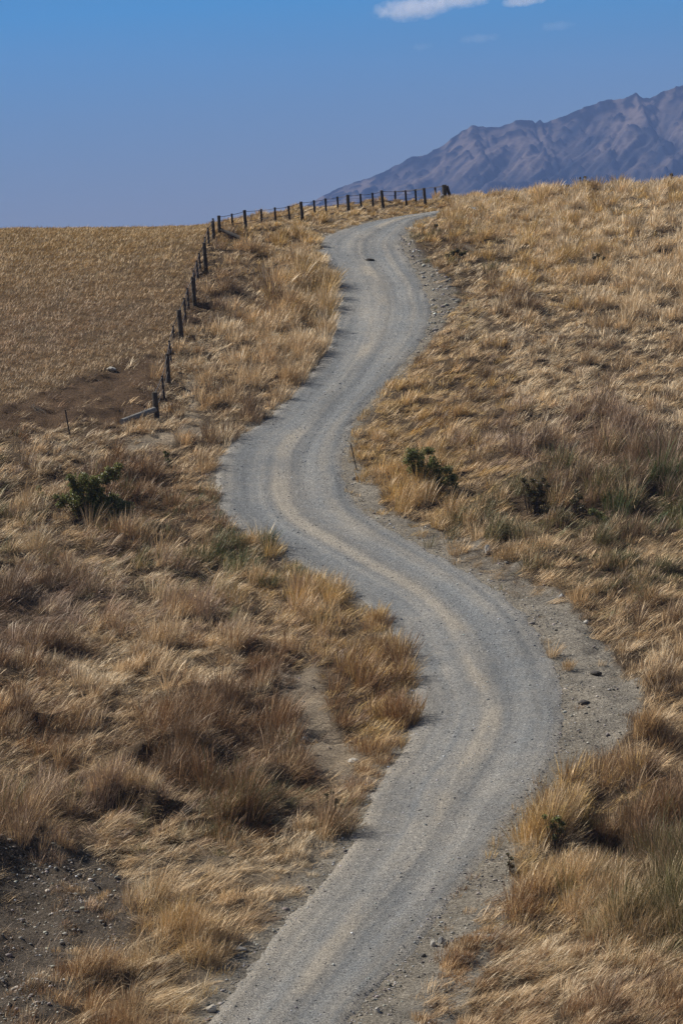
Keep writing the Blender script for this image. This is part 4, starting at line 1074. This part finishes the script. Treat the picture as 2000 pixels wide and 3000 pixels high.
# ------------------------------------------------------------------ the far mountain
SKYLINE = [(300, 900), (600, 760), (700, 708), (800, 660), (860, 625), (935, 579), (1019, 540), (1082, 523), (1138, 498), (1195, 465), (1251, 452), (1293, 428), (1349, 389), (1380, 370), (1419, 375), (1461, 375), (1503, 358),
           (1531, 353), (1559, 356), (1566, 363), (1579, 352), (1591, 361), (1622, 351), (1672, 333), (1707, 316), (1777, 291), (1826, 289), (1850, 278), (1865, 271), (1882, 287), (1903, 290), (1938, 270), (2000, 249), (2100, 215), (2300, 200), (2600, 260)]
def build_mountain():
    D = 6500.0
    sk = np.array(SKYLINE, float)
    rx, rz = ray(sk[:, 0], sk[:, 1])
    SX, SZ = rx * D, rz * D
    xs = np.arange(-700, 1250, 3.2)
    vs = np.concatenate([np.linspace(-0.35, -0.02, 14), np.linspace(0, 1, 300)])      # 0 on the ridge, 1 at the foot, negative behind
    X, Vv = np.meshgrid(xs, vs)
    sx = X - 0.0
    ridge = np.interp(sx, SX, SZ)
    ridge = ridge + (3.0 * fbm(sx / 18, sx * 0, 300, 4) + 5.0 * np.clip(fbm(sx / 13 + 5, sx * 0, 301, 3) - 0.15, 0, 1)) * sstep(0, 120, ridge)
    foot = -60.0
    back = Vv < 0
    v = np.clip(Vv, 0, 1)
    prof = 1 - (0.62 * v + 0.38 * v ** 0.6)
    Y = D + 60 * fbm(sx / 200, sx * 0 + 3, 310, 2) - v * 1900 + np.where(back, -Vv * 2500, 0)
    z = foot + (ridge - foot) * np.where(back, 1 + Vv * 1.9, prof)
    # gullies and spurs that run down to the left
    amp = (ridge - foot) * np.minimum(v * 5, 1) * (1 - v) ** 0.5
    gx = (sx + v * 430) / 150
    r1 = 1 - np.abs(fbm(gx, v * 1.4, 320, 3)) * 2.2
    r2 = 1 - np.abs(fbm(gx * 2.7 + 4, v * 2.4, 330, 4)) * 2.2
    z = z + amp * (0.075 * (r1 - 0.4) + 0.026 * (r2 - 0.4) + 0.020 * (1 - np.abs(fbm(gx * 7 + 9, v * 5, 335, 3)) * 2.2)) + 1.9 * fbm(sx / 14, Y / 30, 340, 5, 0.6) * np.minimum(v * 12, 1)
    # a nearer spur coming in low on the right
    sp_x = np.array([500., 520, 560, 600, 640, 700, 800, 1000, 1250]); sp_y = np.array([-60., 70, 108, 130, 150, 176, 215, 265, 300])
    w = np.exp(-((v - 0.62) / 0.16) ** 2)
    spur = np.interp(sx, sp_x, sp_y) + 3 * fbm(sx / 60, sx * 0, 350, 3)
    z = np.where(~back, np.maximum(z, foot + (spur - foot) * w * np.where(sx > 500, 1, 0)), z)
    crag = sstep(0.22, 0.42, fbm(sx / 30 + v * 6, v * 26, 360, 4) + 0.50 * np.exp(-v / 0.09) - 0.10)
    z = z + crag * 8.0 * np.minimum(v * 15 + 0.1, 1) * np.where(back, 0, 1)
    veg_shade = np.clip(0.46 + 1.1 * fbm(gx * 1.1 + 1.5, v * 3.5, 370, 5, 0.6) + 0.7 * fbm(gx * 4 + v * 3, v * 9, 372, 4) + 0.35 * (0.45 - r1) + 0.7 * sstep(0.15, 0.6, v), 0, 1)  # dark shrub cover, with shaded gullies and slopes also put into the tint
    veg_shade = np.where((spur > z - 12) & ~back, veg_shade * 0.5, veg_shade)
    nx, ny = len(xs), len(vs)
    i = np.arange(nx * ny).reshape(ny, nx)
    f = np.stack([i[:-1, :-1], i[1:, :-1], i[1:, 1:], i[:-1, 1:]], -1).reshape(-1, 4)
    tan = np.array([0.105, 0.083, 0.070]); dk = np.array([0.010, 0.014, 0.022]); rk = np.array([0.004, 0.006, 0.010])
    c = tan * (1 - veg_shade.ravel()[:, None]) + dk * veg_shade.ravel()[:, None]
    c = c * (1 - crag.ravel()[:, None] * 0.95) + rk * crag.ravel()[:, None] * 0.95
    m, nt, out = nmat('mountain_side')
    at = N(nt, 'ShaderNodeAttribute', attribute_name='tint')
    tc = N(nt, 'ShaderNodeTexCoord')
    n1 = noise(nt, tc.outputs['Object'], 0.05, 6, 0.7)
    col = mixrgb(nt, 1.0, at.outputs['Color'], ramp(nt, n1, ((0.3, (0.6, 0.6, 0.6)), (0.7, (1.35, 1.33, 1.3)))), 'MULTIPLY')
    b = N(nt, 'ShaderNodeBsdfPrincipled', i_Roughness=1.0); b.inputs['Specular IOR Level'].default_value = 0.0
    nt.links.new(col, b.inputs['Base Color']); nt.links.new(b.outputs[0], out.inputs['Surface'])
    me = np_mesh('mountain', np.stack([X.ravel(), Y.ravel(), z.ravel()], 1), f.ravel(), np.full(len(f), 4), m, True, c)
    o = mesh_obj('mountain', me)
    return tag(o, 'hazy blue and tan mountain ridge rising to the right behind the hill', 'mountain', kind='structure')
build_mountain()

# ------------------------------------------------------------------ the air between: even, pale haze
def build_haze():
    bm = bmesh.new(); bmesh.ops.create_cube(bm, size=1.0)
    lo = Vector((-17000, -3200, -47)); hi = Vector((17000, 7300, 420))
    for v in bm.verts: v.co = Vector(((lo.x + hi.x) / 2 + v.co.x * (hi.x - lo.x), (lo.y + hi.y) / 2 + v.co.y * (hi.y - lo.y), (lo.z + hi.z) / 2 + v.co.z * (hi.z - lo.z)))
    me = bpy.data.meshes.new('haze'); bm.to_mesh(me); bm.free()
    m, nt, out = nmat('hazy_air')
    p = N(nt, 'ShaderNodeVolumePrincipled'); p.inputs['Color'].default_value = (0.31, 0.49, 0.98, 1); p.inputs['Density'].default_value = HAZE; p.inputs['Anisotropy'].default_value = 0.0
    nt.links.new(p.outputs[0], out.inputs['Volume'])
    me.materials.append(m)
    return tag(mesh_obj('haze', me), 'thin blue haze in the air over hill and valley', 'haze', kind='stuff')
HAZE = 7.0e-5
build_haze()

# ------------------------------------------------------------------ clouds, beyond the haze
def cloud(px, py, w, h, depth, dens, label, seed, lumpy=1.0, D=9200.0):
    rx, rz = ray(px, py); k = D / F
    hx, hy, hz = w * k / 2, depth, h * k / 2
    bm = bmesh.new(); bmesh.ops.create_icosphere(bm, subdivisions=3, radius=1.0)
    for v in bm.verts: v.co = Vector((v.co.x * hx * 1.25, v.co.y * hy * 1.25, v.co.z * hz * 1.25))
    me = bpy.data.meshes.new('cloud'); bm.to_mesh(me); bm.free()
    m, nt, out = nmat('cloud_vapour')
    tc = N(nt, 'ShaderNodeTexCoord')
    mp = N(nt, 'ShaderNodeMapping'); mp.inputs['Scale'].default_value = (1 / hx, 1 / hy, 1 / hz)
    nt.links.new(tc.outputs['Object'], mp.inputs['Vector'])
    ln = N(nt, 'ShaderNodeVectorMath', operation='LENGTH'); nt.links.new(mp.outputs[0], ln.inputs[0])
    of = N(nt, 'ShaderNodeMapping'); of.inputs['Location'].default_value = (seed * 13.7, seed * 3.1, seed * 7.7)
    nt.links.new(tc.outputs['Object'], of.inputs['Vector'])
    n1 = noise(nt, of.outputs[0], 0.034, 7, 0.66)
    a1 = N(nt, 'ShaderNodeMath', operation='MULTIPLY_ADD'); nt.links.new(n1, a1.inputs[0]); a1.inputs[1].default_value = 2.6 * lumpy; a1.inputs[2].default_value = 0.95 - 1.3 * lumpy
    s1 = N(nt, 'ShaderNodeMath', operation='SUBTRACT'); nt.links.new(a1.outputs[0], s1.inputs[0]); nt.links.new(ln.outputs['Value'], s1.inputs[1])
    mr = N(nt, 'ShaderNodeMapRange', interpolation_type='SMOOTHSTEP'); mr.inputs['From Min'].default_value = -0.25; mr.inputs['From Max'].default_value = 0.35
    mr.inputs['To Max'].default_value = dens
    nt.links.new(s1.outputs[0], mr.inputs['Value'])
    p = N(nt, 'ShaderNodeVolumePrincipled'); p.inputs['Color'].default_value = (0.97, 0.96, 0.97, 1); p.inputs['Anisotropy'].default_value = 0.2
    nt.links.new(mr.outputs['Result'], p.inputs['Density'])
    nt.links.new(p.outputs[0], out.inputs['Volume'])
    me.materials.append(m)
    o = mesh_obj('cloud', me); o.location = (float(rx) * D, D, float(rz) * D); o.rotation_euler = (0, R(-5), 0)
    return tag(o, label, 'cloud')
SC.cycles.volume_step_rate = 0.35
cloud(1205, 26, 205, 62, 60, 0.0075, 'bright white puffy cloud cut by the top edge of the picture', 1, 1.2)
cloud(1340, -2, 190, 50, 60, 0.006, 'greyish white cloud trailing right of the bright puffy cloud', 2, 1.3)
cloud(1530, 2, 120, 30, 50, 0.006, 'small white cloud at the top edge, farthest right', 3, 1.3)
cloud(1400, 112, 110, 26, 60, 0.0010, 'faint mauve wisp of cloud below the bright clouds', 4)
cloud(1232, 136, 60, 22, 50, 0.0008, 'very faint small wisp below the bright puffy cloud', 5)
cloud(1625, 76, 100, 26, 60, 0.0009, 'faint mauve wisp of cloud above the mountain shoulder', 6)
